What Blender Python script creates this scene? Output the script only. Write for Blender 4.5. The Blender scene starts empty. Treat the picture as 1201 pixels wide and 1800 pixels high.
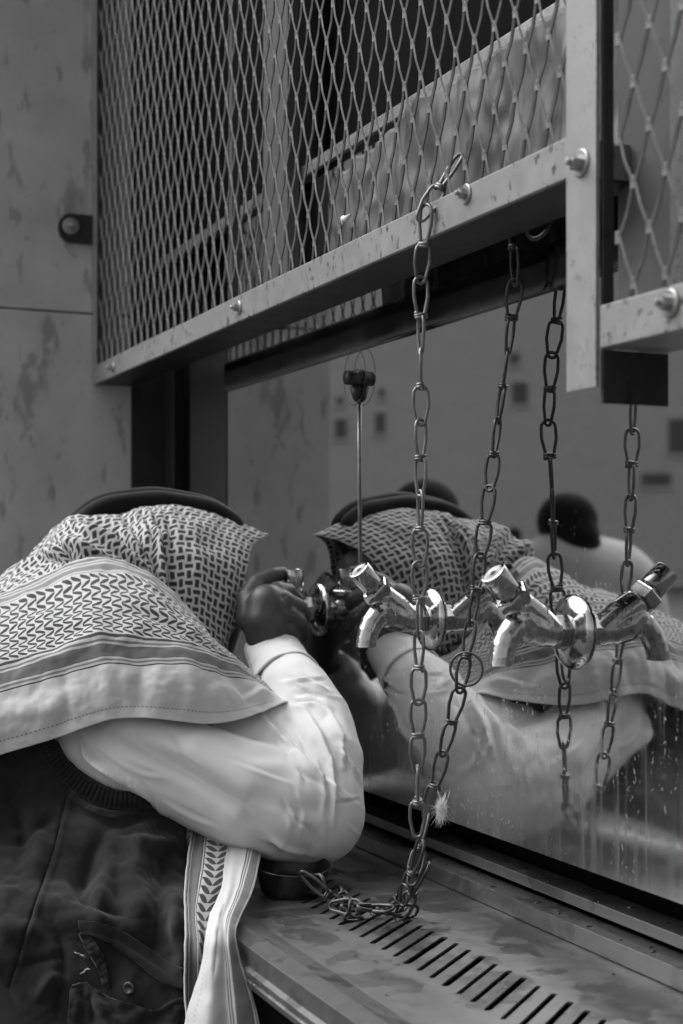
import bpy, bmesh, math, random
import numpy as np
from mathutils import Vector, Matrix, noise as mnoise
from mathutils.bvhtree import BVHTree

random.seed(7)
np.random.seed(7)
R = math.radians
scene = bpy.context.scene
COL = scene.collection

# ------------------------------------------------------------------ camera
F, CX, HY, D, ZC = 2500., 600.5, 975., .69, 1.35      # calibration of the photograph (pixels, metres)
TH = math.atan(1120 / F)
c_, s_ = math.cos(TH), math.sin(TH)
cam = bpy.data.cameras.new('camera')
camo = bpy.data.objects.new('camera', cam)
COL.objects.link(camo)
camo.location = (0, -D, ZC)
camo.rotation_euler = (R(90), 0, math.pi / 2 - TH)
cam.sensor_fit = 'VERTICAL'
cam.sensor_height = 36
cam.sensor_width = 24
cam.lens = 50
cam.shift_y = 75 / 1800
cam.clip_start = .02
cam.clip_end = 1000
cam.dof.use_dof = True
cam.dof.focus_distance = 1.36
cam.dof.aperture_fstop = 6.3
scene.camera = camo

# ------------------------------------------------------------------ sky, sun, exposure
SUN_AZ, SUN_EL = R(218), R(50)       # compass: direction the light comes from (x = sin, y = cos)
world = bpy.data.worlds.new('World')
scene.world = world
world.use_nodes = True
wn = world.node_tree
wn.nodes.clear()
sky = wn.nodes.new('ShaderNodeTexSky')
sky.sky_type = 'NISHITA'
sky.sun_disc = False
sky.sun_elevation = SUN_EL
sky.sun_rotation = SUN_AZ
sky.dust_density = 4
bw = wn.nodes.new('ShaderNodeRGBToBW')
bg = wn.nodes.new('ShaderNodeBackground')
bg.inputs[1].default_value = .15
wo = wn.nodes.new('ShaderNodeOutputWorld')
wn.links.new(sky.outputs[0], bw.inputs[0])
wn.links.new(bw.outputs[0], bg.inputs[0])
wn.links.new(bg.outputs[0], wo.inputs[0])
sl = bpy.data.lights.new('sun', 'SUN')
sl.energy = 1.5
sl.angle = R(60)
sun = bpy.data.objects.new('sun', sl)
COL.objects.link(sun)
sd = Vector((math.sin(SUN_AZ) * math.cos(SUN_EL), math.cos(SUN_AZ) * math.cos(SUN_EL), math.sin(SUN_EL)))
sun.rotation_euler = (-sd).to_track_quat('-Z', 'Y').to_euler()
scene.view_settings.view_transform = 'Standard'
scene.view_settings.look = 'None'
scene.view_settings.exposure = 0.62
scene.view_settings.gamma = 1
scene.view_settings.use_curve_mapping = False

# ------------------------------------------------------------------ measuring helpers
def ray(px, py):
    r = (px - CX) / F
    return (-c_ + s_ * r, s_ + c_ * r, -(py - HY) / F)
def P(px, py, d):                       # a point d metres deep along the lens axis
    v = ray(px, py)
    return Vector((d * v[0], -D + d * v[1], ZC + d * v[2]))
def onY(px, py, Y):
    v = ray(px, py); t = (Y + D) / v[1]
    return Vector((t * v[0], Y, ZC + t * v[2]))
def onX(px, py, X):
    v = ray(px, py); t = X / v[0]
    return Vector((X, -D + t * v[1], ZC + t * v[2]))
def onZ(px, py, Z):
    v = ray(px, py); t = (Z - ZC) / v[2]
    return Vector((t * v[0], -D + t * v[1], Z))
def projn(co):                          # numpy: (n,3) -> px, py, depth
    y = co[:, 1] + D
    dep = -c_ * co[:, 0] + s_ * y
    return CX + F * (s_ * co[:, 0] + c_ * y) / dep, HY - F * (co[:, 2] - ZC) / dep, dep

# ------------------------------------------------------------------ object helpers
def mkobj(name, mesh, mat=None, parent=None, smooth=False):
    o = bpy.data.objects.new(name, mesh)
    COL.objects.link(o)
    if mat is not None and len(mesh.materials) == 0:
        mesh.materials.append(mat)
    if smooth:
        mesh.polygons.foreach_set('use_smooth', [True] * len(mesh.polygons))
    if parent is not None:
        o.parent = parent
    return o
def bmobj(name, bm, mat=None, parent=None, smooth=False):
    bmesh.ops.recalc_face_normals(bm, faces=bm.faces)
    me = bpy.data.meshes.new(name)
    bm.to_mesh(me); bm.free()
    return mkobj(name, me, mat, parent, smooth)
def thing(name, label, cat, group=None, loc=(0, 0, 0)):
    o = bpy.data.objects.new(name, None)
    o.empty_display_size = .05
    COL.objects.link(o)
    o.location = loc
    return tag(o, label, cat, group)
def tag(o, label, cat, group=None):
    o['label'] = label; o['category'] = cat
    if group: o['group'] = group
    return o
def structure(o):
    o['kind'] = 'structure'; return o
def box(bm, lo, hi, bev=0.0, rot=None):
    lo, hi = Vector(lo), Vector(hi)
    m = Matrix.Translation((lo + hi) / 2)
    if rot is not None: m = m @ rot
    g = bmesh.ops.create_cube(bm, size=1, matrix=m @ Matrix.Diagonal((*(hi - lo), 1)))
    if bev:
        es = list({e for v in g['verts'] for e in v.link_edges})
        bmesh.ops.bevel(bm, geom=es, offset=bev, segments=2, affect='EDGES', profile=.6)
def boxobj(name, lo, hi, mat, parent=None, bev=.0008):
    bm = bmesh.new(); box(bm, lo, hi, bev)
    return bmobj(name, bm, mat, parent)
def frame_at(t):
    t = t.normalized()
    a = Vector((0, 0, 1)) if abs(t.z) < .9 else Vector((1, 0, 0))
    n = t.cross(a).normalized()
    return n, t.cross(n).normalized()
def tube(bm, pts, rad, seg=8, cap=True, cyclic=False):
    pts = [Vector(p) for p in pts]
    n = len(pts)
    rr = rad if isinstance(rad, (list, tuple)) else [rad] * n
    rings = []
    prev = None
    for i, p in enumerate(pts):
        if cyclic: t = pts[(i + 1) % n] - pts[i - 1]
        else: t = pts[min(i + 1, n - 1)] - pts[max(i - 1, 0)]
        t.normalize()
        if prev is None: nn, _ = frame_at(t)
        else: nn = (prev - t * prev.dot(t)).normalized()
        prev = nn
        b = t.cross(nn)
        rings.append([bm.verts.new(p + (nn * math.cos(a) + b * math.sin(a)) * rr[i]) for a in [2 * math.pi * k / seg for k in range(seg)]])
    m = n if cyclic else n - 1
    for i in range(m):
        A, B = rings[i], rings[(i + 1) % n]
        off = 0
        if cyclic and i == n - 1:      # close with the best rotation
            off = min(range(seg), key=lambda o: (A[0].co - B[o].co).length)
        for k in range(seg):
            bm.faces.new((A[k], A[(k + 1) % seg], B[(k + 1 + off) % seg], B[(k + off) % seg]))
    if cap and not cyclic:
        bm.faces.new(rings[0][::-1]); bm.faces.new(rings[-1])
def lathe(bm, prof, M=Matrix(), seg=32):
    """prof: (radius, height) pairs about local z, closed at the ends when radius is 0"""
    rings = []
    for r, h in prof:
        if r < 1e-6: rings.append([bm.verts.new(M @ Vector((0, 0, h)))])
        else: rings.append([bm.verts.new(M @ Vector((r * math.cos(2 * math.pi * k / seg), r * math.sin(2 * math.pi * k / seg), h))) for k in range(seg)])
    for A, B in zip(rings, rings[1:]):
        for k in range(seg):
            a, b = A[k % len(A)], A[(k + 1) % len(A)]
            c, d = B[(k + 1) % len(B)], B[k % len(B)]
            vs = []
            for v in (a, b, c, d):
                if v not in vs: vs.append(v)
            if len(vs) > 2: bm.faces.new(vs)
def catmull(pts, n):
    """n+1 samples of a Catmull-Rom curve through the rows of pts (numpy k x 3)"""
    pts = np.asarray(pts, float)
    k = len(pts)
    ext = np.vstack([2 * pts[0] - pts[1], pts, 2 * pts[-1] - pts[-2]])
    t = np.linspace(0, k - 1, n + 1)
    i = np.minimum(t.astype(int), k - 2)
    f = (t - i)[:, None]
    p0, p1, p2, p3 = ext[i], ext[i + 1], ext[i + 2], ext[i + 3]
    return .5 * (2 * p1 + (p2 - p0) * f + (2 * p0 - 5 * p1 + 4 * p2 - p3) * f ** 2 + (3 * p1 - p0 - 3 * p2 + p3) * f ** 3)
def surface(ctrl, nu, nv):
    """ctrl[i][j] control points -> dense (nu+1, nv+1, 3) array and the parameters"""
    A = np.array([[list(p) for p in row] for row in ctrl], float)
    B = np.stack([catmull(A[i], nv) for i in range(A.shape[0])])
    C = np.stack([catmull(B[:, j], nu) for j in range(B.shape[1])], axis=1)
    return C
def grid_mesh(name, G, uv, cyclic_u=False):
    nu, nv = G.shape[:2]
    me = bpy.data.meshes.new(name)
    idx = np.arange(nu * nv).reshape(nu, nv)
    iu = nu if cyclic_u else nu - 1
    faces = []
    for i in range(iu):
        a, b = idx[i], idx[(i + 1) % nu]
        for j in range(nv - 1):
            faces.append((a[j], b[j], b[j + 1], a[j + 1]))
    me.from_pydata(G.reshape(-1, 3).tolist(), [], [tuple(int(x) for x in f) for f in faces])
    ul = me.uv_layers.new(name='UVMap')
    U = uv.reshape(-1, 2)
    li = np.zeros(len(me.loops), dtype=np.int32)
    me.loops.foreach_get('vertex_index', li)
    ul.data.foreach_set('uv', U[li].astype(np.float32).ravel())
    return me
def grid_normals(G):
    du = np.gradient(G, axis=0); dv = np.gradient(G, axis=1)
    n = np.cross(du, dv)
    return n / (np.linalg.norm(n, axis=2, keepdims=True) + 1e-12)
def seg_dist(px, py, poly):
    """distance in pixels to a polyline, and the fraction along it"""
    best = np.full(px.shape, 1e9); frac = np.zeros(px.shape); side = np.zeros(px.shape)
    L = [math.hypot(b[0] - a[0], b[1] - a[1]) for a, b in zip(poly, poly[1:])]
    tot = sum(L); acc = 0
    for (a, b), l in zip(zip(poly, poly[1:]), L):
        ex, ey = (b[0] - a[0]) / l, (b[1] - a[1]) / l
        t = np.clip((px - a[0]) * ex + (py - a[1]) * ey, 0, l)
        dx, dy = px - a[0] - ex * t, py - a[1] - ey * t
        d = np.hypot(dx, dy)
        m = d < best
        best[m] = d[m]; frac[m] = ((acc + t) / tot)[m]; side[m] = np.sign(ex * dy - ey * dx)[m]
        acc += l
    return best, frac, side
def apply_folds(co, nrm, folds):
    """folds: (polyline, width, amplitude[, kind]); moves the points along their normals"""
    px, py, dep = projn(co)
    view = np.stack([px * 0 - c_, px * 0 + s_, px * 0], 1)
    facing = -(nrm * view).sum(1)
    sgn = np.sign(facing); sgn[sgn == 0] = 1
    amt = np.zeros(len(co))
    for f in folds:
        poly, w, a = f[:3]
        kind = f[3] if len(f) > 3 else 'g'
        d, fr, sd_ = seg_dist(px, py, poly)
        env = np.clip(np.sin(np.pi * np.clip(fr, .02, .98)) ** .6, 0, 1)
        if kind == 'g': amt += a * env * np.exp(-(d / w) ** 2)
        elif kind == 's':                        # a step: one lip over the other side
            x = d / w * sd_
            x = x / 1.5
            amt += a * env * (1.5 * x + .35) * np.exp(-x * x)
    keep = np.clip(np.abs(facing) * 3, 0, 1)
    return co + nrm * (amt * keep * sgn)[:, None]
def mesh_arrays(me):
    co = np.zeros(len(me.vertices) * 3, np.float32); me.vertices.foreach_get('co', co)
    no = np.zeros(len(me.vertices) * 3, np.float32); me.vertex_normals.foreach_get('vector', no)
    return co.reshape(-1, 3).astype(float), no.reshape(-1, 3).astype(float)
def wobble(co, nrm, scale, amp, seed=0, stretch=(1, 1, 1)):
    out = np.array([mnoise.fractal(Vector((p[0] * scale * stretch[0] + seed, p[1] * scale * stretch[1], p[2] * scale * stretch[2])), 1.0, 2.0, 3) for p in co])
    return co + nrm * (out * amp)[:, None]
def remeshed(name, bm, voxel, smooth_it=4, fac=.5):
    me = bpy.data.meshes.new(name + '_raw'); bm.to_mesh(me); bm.free()
    o = bpy.data.objects.new(name + '_raw', me); COL.objects.link(o)
    m = o.modifiers.new('r', 'REMESH'); m.mode = 'VOXEL'; m.voxel_size = voxel; m.adaptivity = 0
    s = o.modifiers.new('s', 'SMOOTH'); s.iterations = smooth_it; s.factor = fac
    dg = bpy.context.evaluated_depsgraph_get(); dg.update()
    out = bpy.data.meshes.new_from_object(o.evaluated_get(dg))
    out.name = name
    bpy.data.objects.remove(o); bpy.data.meshes.remove(me)
    return out
def blob_chain(bm, pts, n=4):
    """tapered capsule chain: pts = (x,y,z,r)"""
    for (a, b) in zip(pts, pts[1:]):
        A, B = Vector(a[:3]), Vector(b[:3])
        l = (B - A).length
        k = max(2, int(l / (.35 * max(a[3], b[3]))) + 1)
        tube(bm, [A.lerp(B, i / k) for i in range(k + 1)], [a[3] + (b[3] - a[3]) * i / k for i in range(k + 1)], 14)
    for p in pts:
        bmesh.ops.create_icosphere(bm, subdivisions=3, radius=p[3], matrix=Matrix.Translation(p[:3]))
def solidify(o, t, off=-1):
    m = o.modifiers.new('thickness', 'SOLIDIFY'); m.thickness = t; m.offset = off
    return o

# ------------------------------------------------------------------ materials
class S:                                # a socket with arithmetic
    def __init__(s, nt, sock): s.nt, s.k = nt, sock
    def op(s, o, b=None, c=None):
        n = s.nt.nodes.new('ShaderNodeMath'); n.operation = o
        for i, v in enumerate((s, b, c)):
            if v is None: continue
            if isinstance(v, S): s.nt.links.new(v.k, n.inputs[i])
            else: n.inputs[i].default_value = v
        return S(s.nt, n.outputs[0])
    def __add__(s, b): return s.op('ADD', b)
    def __sub__(s, b): return s.op('SUBTRACT', b)
    def __mul__(s, b): return s.op('MULTIPLY', b)
    def __truediv__(s, b): return s.op('DIVIDE', b)
    def lt(s, b): return s.op('LESS_THAN', b)
    def gt(s, b): return s.op('GREATER_THAN', b)
    def floor(s): return s.op('FLOOR')
    def fract(s): return s.op('FRACT')
    def abs(s): return s.op('ABSOLUTE')
    def min(s, b): return s.op('MINIMUM', b)
    def max(s, b): return s.op('MAXIMUM', b)
    def smooth(s, a, b):                # smoothstep a..b
        n = s.nt.nodes.new('ShaderNodeMapRange'); n.interpolation_type = 'SMOOTHSTEP'
        s.nt.links.new(s.k, n.inputs[0]); n.inputs[1].default_value = a; n.inputs[2].default_value = b
        return S(s.nt, n.outputs[0])
    def rng(s, a, b, lo, hi):
        n = s.nt.nodes.new('ShaderNodeMapRange')
        s.nt.links.new(s.k, n.inputs[0])
        for i, v in enumerate((a, b, lo, hi)): n.inputs[i + 1].default_value = v
        return S(s.nt, n.outputs[0])
class Mat:
    def __init__(s, name, base=.5, rough=.5, metal=0., spec=.5):
        s.m = bpy.data.materials.new(name); s.m.use_nodes = True
        s.nt = s.m.node_tree
        s.b = s.nt.nodes['Principled BSDF']
        s.b.inputs['Base Color'].default_value = (base, base, base, 1)
        s.b.inputs['Roughness'].default_value = rough
        s.b.inputs['Metallic'].default_value = metal
        s.b.inputs['Specular IOR Level'].default_value = spec
        s.tc = s.nt.nodes.new('ShaderNodeTexCoord')
    def coord(s, kind='Object', scale=(1, 1, 1), rot=(0, 0, 0)):
        mp = s.nt.nodes.new('ShaderNodeMapping')
        mp.inputs['Scale'].default_value = scale; mp.inputs['Rotation'].default_value = rot
        s.nt.links.new(s.tc.outputs[kind], mp.inputs[0])
        return mp.outputs[0]
    def geo(s, scale=(1, 1, 1)):
        g = s.nt.nodes.new('ShaderNodeNewGeometry')
        mp = s.nt.nodes.new('ShaderNodeMapping'); mp.inputs['Scale'].default_value = scale
        s.nt.links.new(g.outputs['Position'], mp.inputs[0])
        return mp.outputs[0]
    def noise(s, vec, scale=5, detail=4, rough=.55, dist=0):
        n = s.nt.nodes.new('ShaderNodeTexNoise')
        s.nt.links.new(vec, n.inputs['Vector'])
        n.inputs['Scale'].default_value = scale; n.inputs['Detail'].default_value = detail
        n.inputs['Roughness'].default_value = rough; n.inputs['Distortion'].default_value = dist
        return S(s.nt, n.outputs['Fac'])
    def voro(s, vec, scale=5, feat='F1'):
        n = s.nt.nodes.new('ShaderNodeTexVoronoi'); n.feature = feat
        s.nt.links.new(vec, n.inputs['Vector']); n.inputs['Scale'].default_value = scale
        return S(s.nt, n.outputs['Distance'])
    def uv(s):
        n = s.nt.nodes.new('ShaderNodeUVMap'); n.uv_map = 'UVMap'
        x = s.nt.nodes.new('ShaderNodeSeparateXYZ')
        s.nt.links.new(n.outputs[0], x.inputs[0])
        return S(s.nt, x.outputs[0]), S(s.nt, x.outputs[1]), n.outputs[0]
    def sep(s, vec):
        x = s.nt.nodes.new('ShaderNodeSeparateXYZ'); s.nt.links.new(vec, x.inputs[0])
        return [S(s.nt, o) for o in x.outputs]
    def comb(s, x, y, z=0.):
        n = s.nt.nodes.new('ShaderNodeCombineXYZ')
        for i, v in enumerate((x, y, z)):
            if isinstance(v, S): s.nt.links.new(v.k, n.inputs[i])
            else: n.inputs[i].default_value = v
        return n.outputs[0]
    def val(s, v):
        n = s.nt.nodes.new('ShaderNodeValue'); n.outputs[0].default_value = v
        return S(s.nt, n.outputs[0])
    def mix(s, f, a, b):
        a = a if isinstance(a, S) else s.val(a)
        b = b if isinstance(b, S) else s.val(b)
        return a + (b - a) * f
    def ramp(s, x, stops, mode='CONSTANT'):
        n = s.nt.nodes.new('ShaderNodeValToRGB'); cr = n.color_ramp; cr.interpolation = mode
        while len(cr.elements) < len(stops): cr.elements.new(.5)
        for e, (p, v) in zip(cr.elements, stops):
            e.position = p; e.color = (v, v, v, 1)
        s.nt.links.new(x.k, n.inputs[0])
        return S(s.nt, n.outputs[0])
    def set(s, name, v): s.nt.links.new(v.k, s.b.inputs[name])
    def bump(s, h, strength=.3, dist=.002):
        n = s.nt.nodes.new('ShaderNodeBump')
        n.inputs['Strength'].default_value = strength; n.inputs['Distance'].default_value = dist
        s.nt.links.new(h.k, n.inputs['Height'])
        s.nt.links.new(n.outputs[0], s.b.inputs['Normal'])

def metal_paint(name, base, rough=.5, metal=.3, mottle=.25, rust=.12, sc=60):
    m = Mat(name, base, rough, metal, .5 if base > .01 else .04)
    v = m.geo()
    n1 = m.noise(v, sc, 5); n2 = m.noise(v, sc * .22, 4)
    col = (n1 - .5) * (mottle * base * 2) + (n2 - .5) * (mottle * base * 1.6) + base
    spots = m.noise(m.geo((1, 1, .6)), sc * 2.4, 4, .7).smooth(.56, .64) * n2.smooth(.40, .60)
    m.set('Base Color', m.mix((spots * (rust * 7)).min(.9), col, base * .16).max(.005))
    m.set('Roughness', (n1 - .5) * .3 + rough)
    m.bump(n1, .15, .0006)
    return m.m

def mirror_mat():
    m = Mat('polished_steel', .62, .02, 1.)
    g = m.geo()
    x, y, z = m.sep(g)
    big = m.noise(g, 9, 4)
    streak = m.noise(m.geo((90, 1, 7)), 1, 5, .6)
    drip = m.noise(m.geo((240, 1, 26)), 1, 3, .6)
    low = z.rng(1.36, 1.12, 0, 1)                     # splashed zone under the taps
    foot = z.rng(1.20, 1.09, 0, 1)
    film = (streak.smooth(.48, .80) * low * .30 + big.smooth(.42, .75) * low * .14 + foot * (big * .5 + streak * .5) * .50 + .006).min(.6)
    drop = m.noise(m.geo((250, 1, 115)), 1, 3, .6, .5).smooth(.615, .67) * m.noise(g, 13, 3).smooth(.42, .58) * z.rng(1.40, 1.22, 0, 1)
    speck = m.noise(m.geo((900, 1, 700)), 1, 2, .5).smooth(.70, .73) * m.noise(g, 6, 2).smooth(.45, .6) * .6
    runs = m.noise(m.geo((170, 1, 3)), 1, 3, .6).smooth(.58, .68) * z.rng(1.30, 1.20, 0, 1)
    grime = m.noise(m.geo((160, 1, 140)), 1, 4, .65).smooth(.60, .68) * foot * big.smooth(.45, .6)
    pale = (drop * .55).max(speck * .8).max(runs * .14)
    f = film
    m.set('Base Color', (m.val(.57) - f * .28 - pale * .30) * (m.val(1.) - grime * .8))
    m.set('Roughness', (f * .34 + .018 + pale * .5).min(.8))
    m.set('Metallic', (m.val(1.) - f * .30 - pale * .75 - grime * .4).max(.0))
    wav = m.noise(m.geo((1.2, 1, 1.2)), 4, 2)
    m.bump(wav + f * .02, .02, .004)
    return m.m

def marble_mat():
    m = Mat('grey_marble', .3, .45)
    v = m.geo()
    n = m.noise(v, 7, 6, .6); n2 = m.noise(v, 30, 5)
    fleck = m.noise(m.geo((1, 30, 11)), 1, 3, .55, .4).smooth(.56, .68)
    fleck2 = m.noise(m.geo((1, 60, 24)), 1, 2, .5).smooth(.66, .74)
    pit = m.noise(v, 130, 3, .6).smooth(.64, .72)
    col = (m.val(.46) + (n - .5) * .30) * (m.val(1.) - pit * .25) + (n2 - .5) * .07
    m.set('Base Color', col * (m.val(1.) - (fleck * .38).max(fleck2 * .30)))
    m.set('Roughness', n2 * .3 + .3)
    m.bump(n2, .08, .001)
    return m.m

def wet_steel(name, base, rough, lo=.88):
    m = Mat(name, base, rough, .75)
    v = m.geo()
    n = m.noise(v, 14, 5, .6); n2 = m.noise(v, 55, 4); n3 = m.noise(m.geo((6, 60, 60)), 1, 4)
    wet = n.smooth(.50, .54)
    dirt = n2.smooth(.55, .75) * n.smooth(.35, .6)
    col = m.val(base) * (n3 * .4 + .8)
    col = col * (m.val(1.) - wet * (1 - lo)) * (m.val(1.) - dirt * .35)
    m.set('Base Color', col)
    m.set('Roughness', m.val(rough) + (n2 - .5) * .3 - wet * (rough * .25))
    m.set('Metallic', m.val(.8) - dirt * .5)
    drops = m.voro(v, 150).smooth(.30, .12) * m.noise(v, 25, 2).smooth(.56, .66)
    m.bump(drops + n2 * .25 + wet * .4, .35, .0008)
    return m.m

def cloth(name, base, rough=.85, weave=900, amt=.12, fade=0.):
    m = Mat(name, base, rough, 0, .15)
    v = m.geo()
    n = m.noise(v, 16, 5); w = m.noise(m.geo((1, 1, 1)), weave, 2)
    col = m.val(base) * ((n - .5) * amt * 2 + 1)
    if fade: col = col + n.smooth(.45, .75) * fade * (w + .4)
    m.set('Base Color', col)
    m.b.inputs['Sheen Weight'].default_value = .15
    m.bump(w + n * .3, .25, .0006)
    return m.m

WHITE, DARK = .57, .018
def net_pattern(m, u, v, pitch):
    """alternating lengthwise and crosswise knots joined by threads"""
    U, V = u / pitch, v / pitch
    jag = m.noise(m.comb(u, v), 1100, 2, .6)
    U = U + (jag - .5) * .16; V = V + (jag - .5) * .16
    par = ((U.floor() + V.floor()) * .5).fract().gt(.25)
    fx, fy = (U.fract() - .5).abs(), (V.fract() - .5).abs()
    a = m.mix(par, fx, fy); b = m.mix(par, fy, fx)
    blob = ((a - .455).max((b - .25) * 1.0)).smooth(.05, -.05)
    thread = b.smooth(.08, .04) * .75
    return blob.max(thread)
def chevron_pattern(m, u, row, pitch):
    """rows of slanting leaf shapes, the slant turning from row to row"""
    U = u / pitch
    jag = m.noise(m.comb(u, row * .01), 1300, 2, .6)
    fr = row.fract() - .5
    par = (row.floor() * .5).fract().gt(.25)
    sgn = par * 2 - 1
    x = ((U + fr * sgn * .95 + (jag - .5) * .12).fract() - .5).abs()
    w = m.val(.37) - (fr.abs() * fr.abs()) * 1.40
    leaf = (x - w).smooth(.05, -.05)
    tick = ((fr.abs() - .46) * -1).smooth(.0, -.03) * (x.smooth(.32, .26)) * .0
    return leaf
def keffiyeh_net():
    m = Mat('keffiyeh_net_weave', WHITE, .9, 0, .1)
    u, v, vec = m.uv()
    f = net_pattern(m, u, v, .0104)
    n = m.noise(vec, 60, 4); w = m.noise(vec, 2500, 1)
    m.set('Base Color', m.mix(f * .95, (n - .5) * .10 + WHITE, DARK) * ((w - .5) * .25 + 1))
    m.bump(f * .6 + w * .5, .3, .0005)
    m.b.inputs['Sheen Weight'].default_value = .2
    return m.m
G1 = .15
def keffiyeh_border(name, stops, band, rows, pitch, lo, hi, stitch=None, axis_u=True):
    """v carries the zone (0..1), u runs along in metres"""
    m = Mat(name, WHITE, .9, 0, .1)
    u, v, vec = m.uv()
    n = m.noise(vec, 40, 4); w = m.noise(m.comb(u * 1., v * .3), 2200, 1)
    base = m.ramp(v, stops)
    row = (v - lo) / (hi - lo) * float(rows)
    f = chevron_pattern(m, u, row, pitch) * v.gt(lo) * v.lt(hi)
    col = m.mix(f * .95, base, DARK)
    if stitch:
        d = (v - stitch).abs().lt(.0028) * (u / .0042).fract().lt(.55)
        col = m.mix(d * .8, col, .08)
    col = col * ((w - .5) * .22 + 1) * ((n - .5) * .12 + 1)
    m.set('Base Color', col)
    m.bump(f * .5 + w * .5, .3, .0005)
    m.b.inputs['Sheen Weight'].default_value = .2
    return m.m

M = dict(
    mirror=mirror_mat(), marble=marble_mat(),
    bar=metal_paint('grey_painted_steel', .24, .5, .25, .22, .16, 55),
    post=metal_paint('worn_painted_post', .25, .55, .2, .2, .1, 70),
    mesh=metal_paint('expanded_metal', .14, .55, .35, .3, .08, 90),
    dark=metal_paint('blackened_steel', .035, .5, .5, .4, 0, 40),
    beam=metal_paint('shade_dark_steel', .035, .42, .5, .5, .1, 30),  # base colour darkened to stand in for shade, for legs turned from the light
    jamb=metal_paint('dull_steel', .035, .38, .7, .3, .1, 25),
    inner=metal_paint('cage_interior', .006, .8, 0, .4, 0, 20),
    panel=metal_paint('grey_board', .07, .6, .1, .25, .05, 30),
    dimboard=metal_paint('dim_board', .09, .6, .1, .3, .05, 30),
    strap=metal_paint('hammered_foil', .30, .4, .7, .5, .05, 260),
    tray=wet_steel('wet_tray_steel', .23, .42), rail=wet_steel('rail_steel', .21, .40),
    lip=wet_steel('lip_steel', .19, .42),
    chain=metal_paint('chain_wire', .085, .40, .85, .4, .1, 300),
    chainpale=metal_paint('worn_chain_wire', .20, .42, .8, .4, .1, 300),
    plastic=metal_paint('pale_plastic', .075, .5, 0, .3, .10, 40),
    shinybeam=metal_paint('polished_dark_beam', .16, .12, 1., .5, .0, 16),
    bolt=metal_paint('zinc_bolt', .38, .35, .7, .3, .1, 120),
    black=Mat('black_rubber', .012, .45).m,
    sleeve=cloth('white_cotton', .70, .8, 1400, .04),
    vest=cloth('dark_canvas', .020, .9, 1100, .5, .030),
    rib=cloth('black_ribbing', .014, .95, 900, .2),
    agal=cloth('black_cord', .006, .8, 500, .3),
    cupsteel=metal_paint('dull_cup_steel', .05, .38, .8, .4, .1, 60),
    trousers=cloth('dark_trousers', .03), palerobe=cloth('pale_robe', .5), cotton=cloth('white_thread', .7), oldthread=cloth('grey_thread', .38),
)
def chrome():
    m = Mat('chrome', .78, .10, 1.)
    v = m.coord('Object')
    n = m.noise(v, 90, 4); n2 = m.noise(v, 300, 3)
    lime = m.noise(v, 140, 4, .65).smooth(.56, .68) * m.noise(v, 35, 3).smooth(.45, .62)
    m.set('Base Color', n.rng(.3, .7, .34, .48) - lime * .12)
    m.set('Metallic', m.val(1.) - lime * .75)
    m.set('Roughness', n.smooth(.40, .75) * .20 + .07 + n2.smooth(.55, .7) * .14 + lime * .3)
    m.bump(n, .05, .001)
    return m.m
M['chrome'] = chrome()
def skin_mat():
    m = Mat('dark_skin', .05, .45, 0, .4)
    v = m.geo(); n = m.noise(v, 60, 4); n2 = m.noise(v, 420, 3)
    m.set('Base Color', n.rng(.3, .7, .038, .062))
    m.bump(n2 + n * .5, .3, .0012)
    return m.m
M['skin'] = skin_mat()
M['hair'] = Mat('black_hair', .006, .8, 0, .1).m
def facade_mat():
    m = Mat('pale_brick', .3, .85)
    u = m.comb(*(m.sep(m.coord('Object'))[i] for i in (1, 2)))
    b = m.nt.nodes.new('ShaderNodeTexBrick')
    m.nt.links.new(u, b.inputs[0])
    b.inputs['Scale'].default_value = .9
    b.inputs['Color1'].default_value = (.66, .66, .66, 1); b.inputs['Color2'].default_value = (.72, .72, .72, 1); b.inputs['Mortar'].default_value = (.58, .58, .58, 1)
    m.nt.links.new(b.outputs[0], m.b.inputs['Base Color'])
    return m.m
M['facade'] = facade_mat()
M['glass'] = Mat('dark_window_glass', .12, .4).m  # tone lifted to stand in for haze over the distance
def ground_mat():
    m = Mat('paving_stone', .16, .8)
    v = m.geo(); n = m.noise(v, 3, 5); n2 = m.noise(v, 40, 4)
    m.set('Base Color', (n - .5) * .08 + (n2 - .5) * .05 + .09)
    m.bump(n2, .3, .004)
    return m.m
M['ground'] = ground_mat()

# ================================================================== the setting
bm = bmesh.new()
bmesh.ops.create_grid(bm, x_segments=4, y_segments=4, size=300)
structure(bmobj('ground', bm, M['ground']))

# ---- stone wall on the left, slabs with open joints
WX = -2.291
WALL_END = -.314
wall = thing('stone_wall', 'grey marble slab wall with dark flecks at the left edge', 'wall', loc=(WX, -.1, 0))
def wpart(o): o.matrix_parent_inverse = o.parent.matrix_world.inverted(); return o
def keep(o):
    """keep an object's world position under a parent that is not at the origin"""
    o.matrix_parent_inverse = Matrix.Translation(o.parent.location).inverted(); return o
keep(boxobj('wall_core', (WX - .30, WALL_END + .01, 0), (WX - .03, 1.2, 3.4), M['marble'], wall, 0))
JZ = onX(80, 546, WX).z
for z0, z1 in ((0, JZ - 1.32), (JZ - 1.317, JZ - .0015), (JZ + .0015, JZ + .80), (JZ + .803, 3.4)):
    keep(boxobj('slab', (WX - .03, WALL_END, z0), (WX, -.045, z1), M['marble'], wall, .0012))

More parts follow.
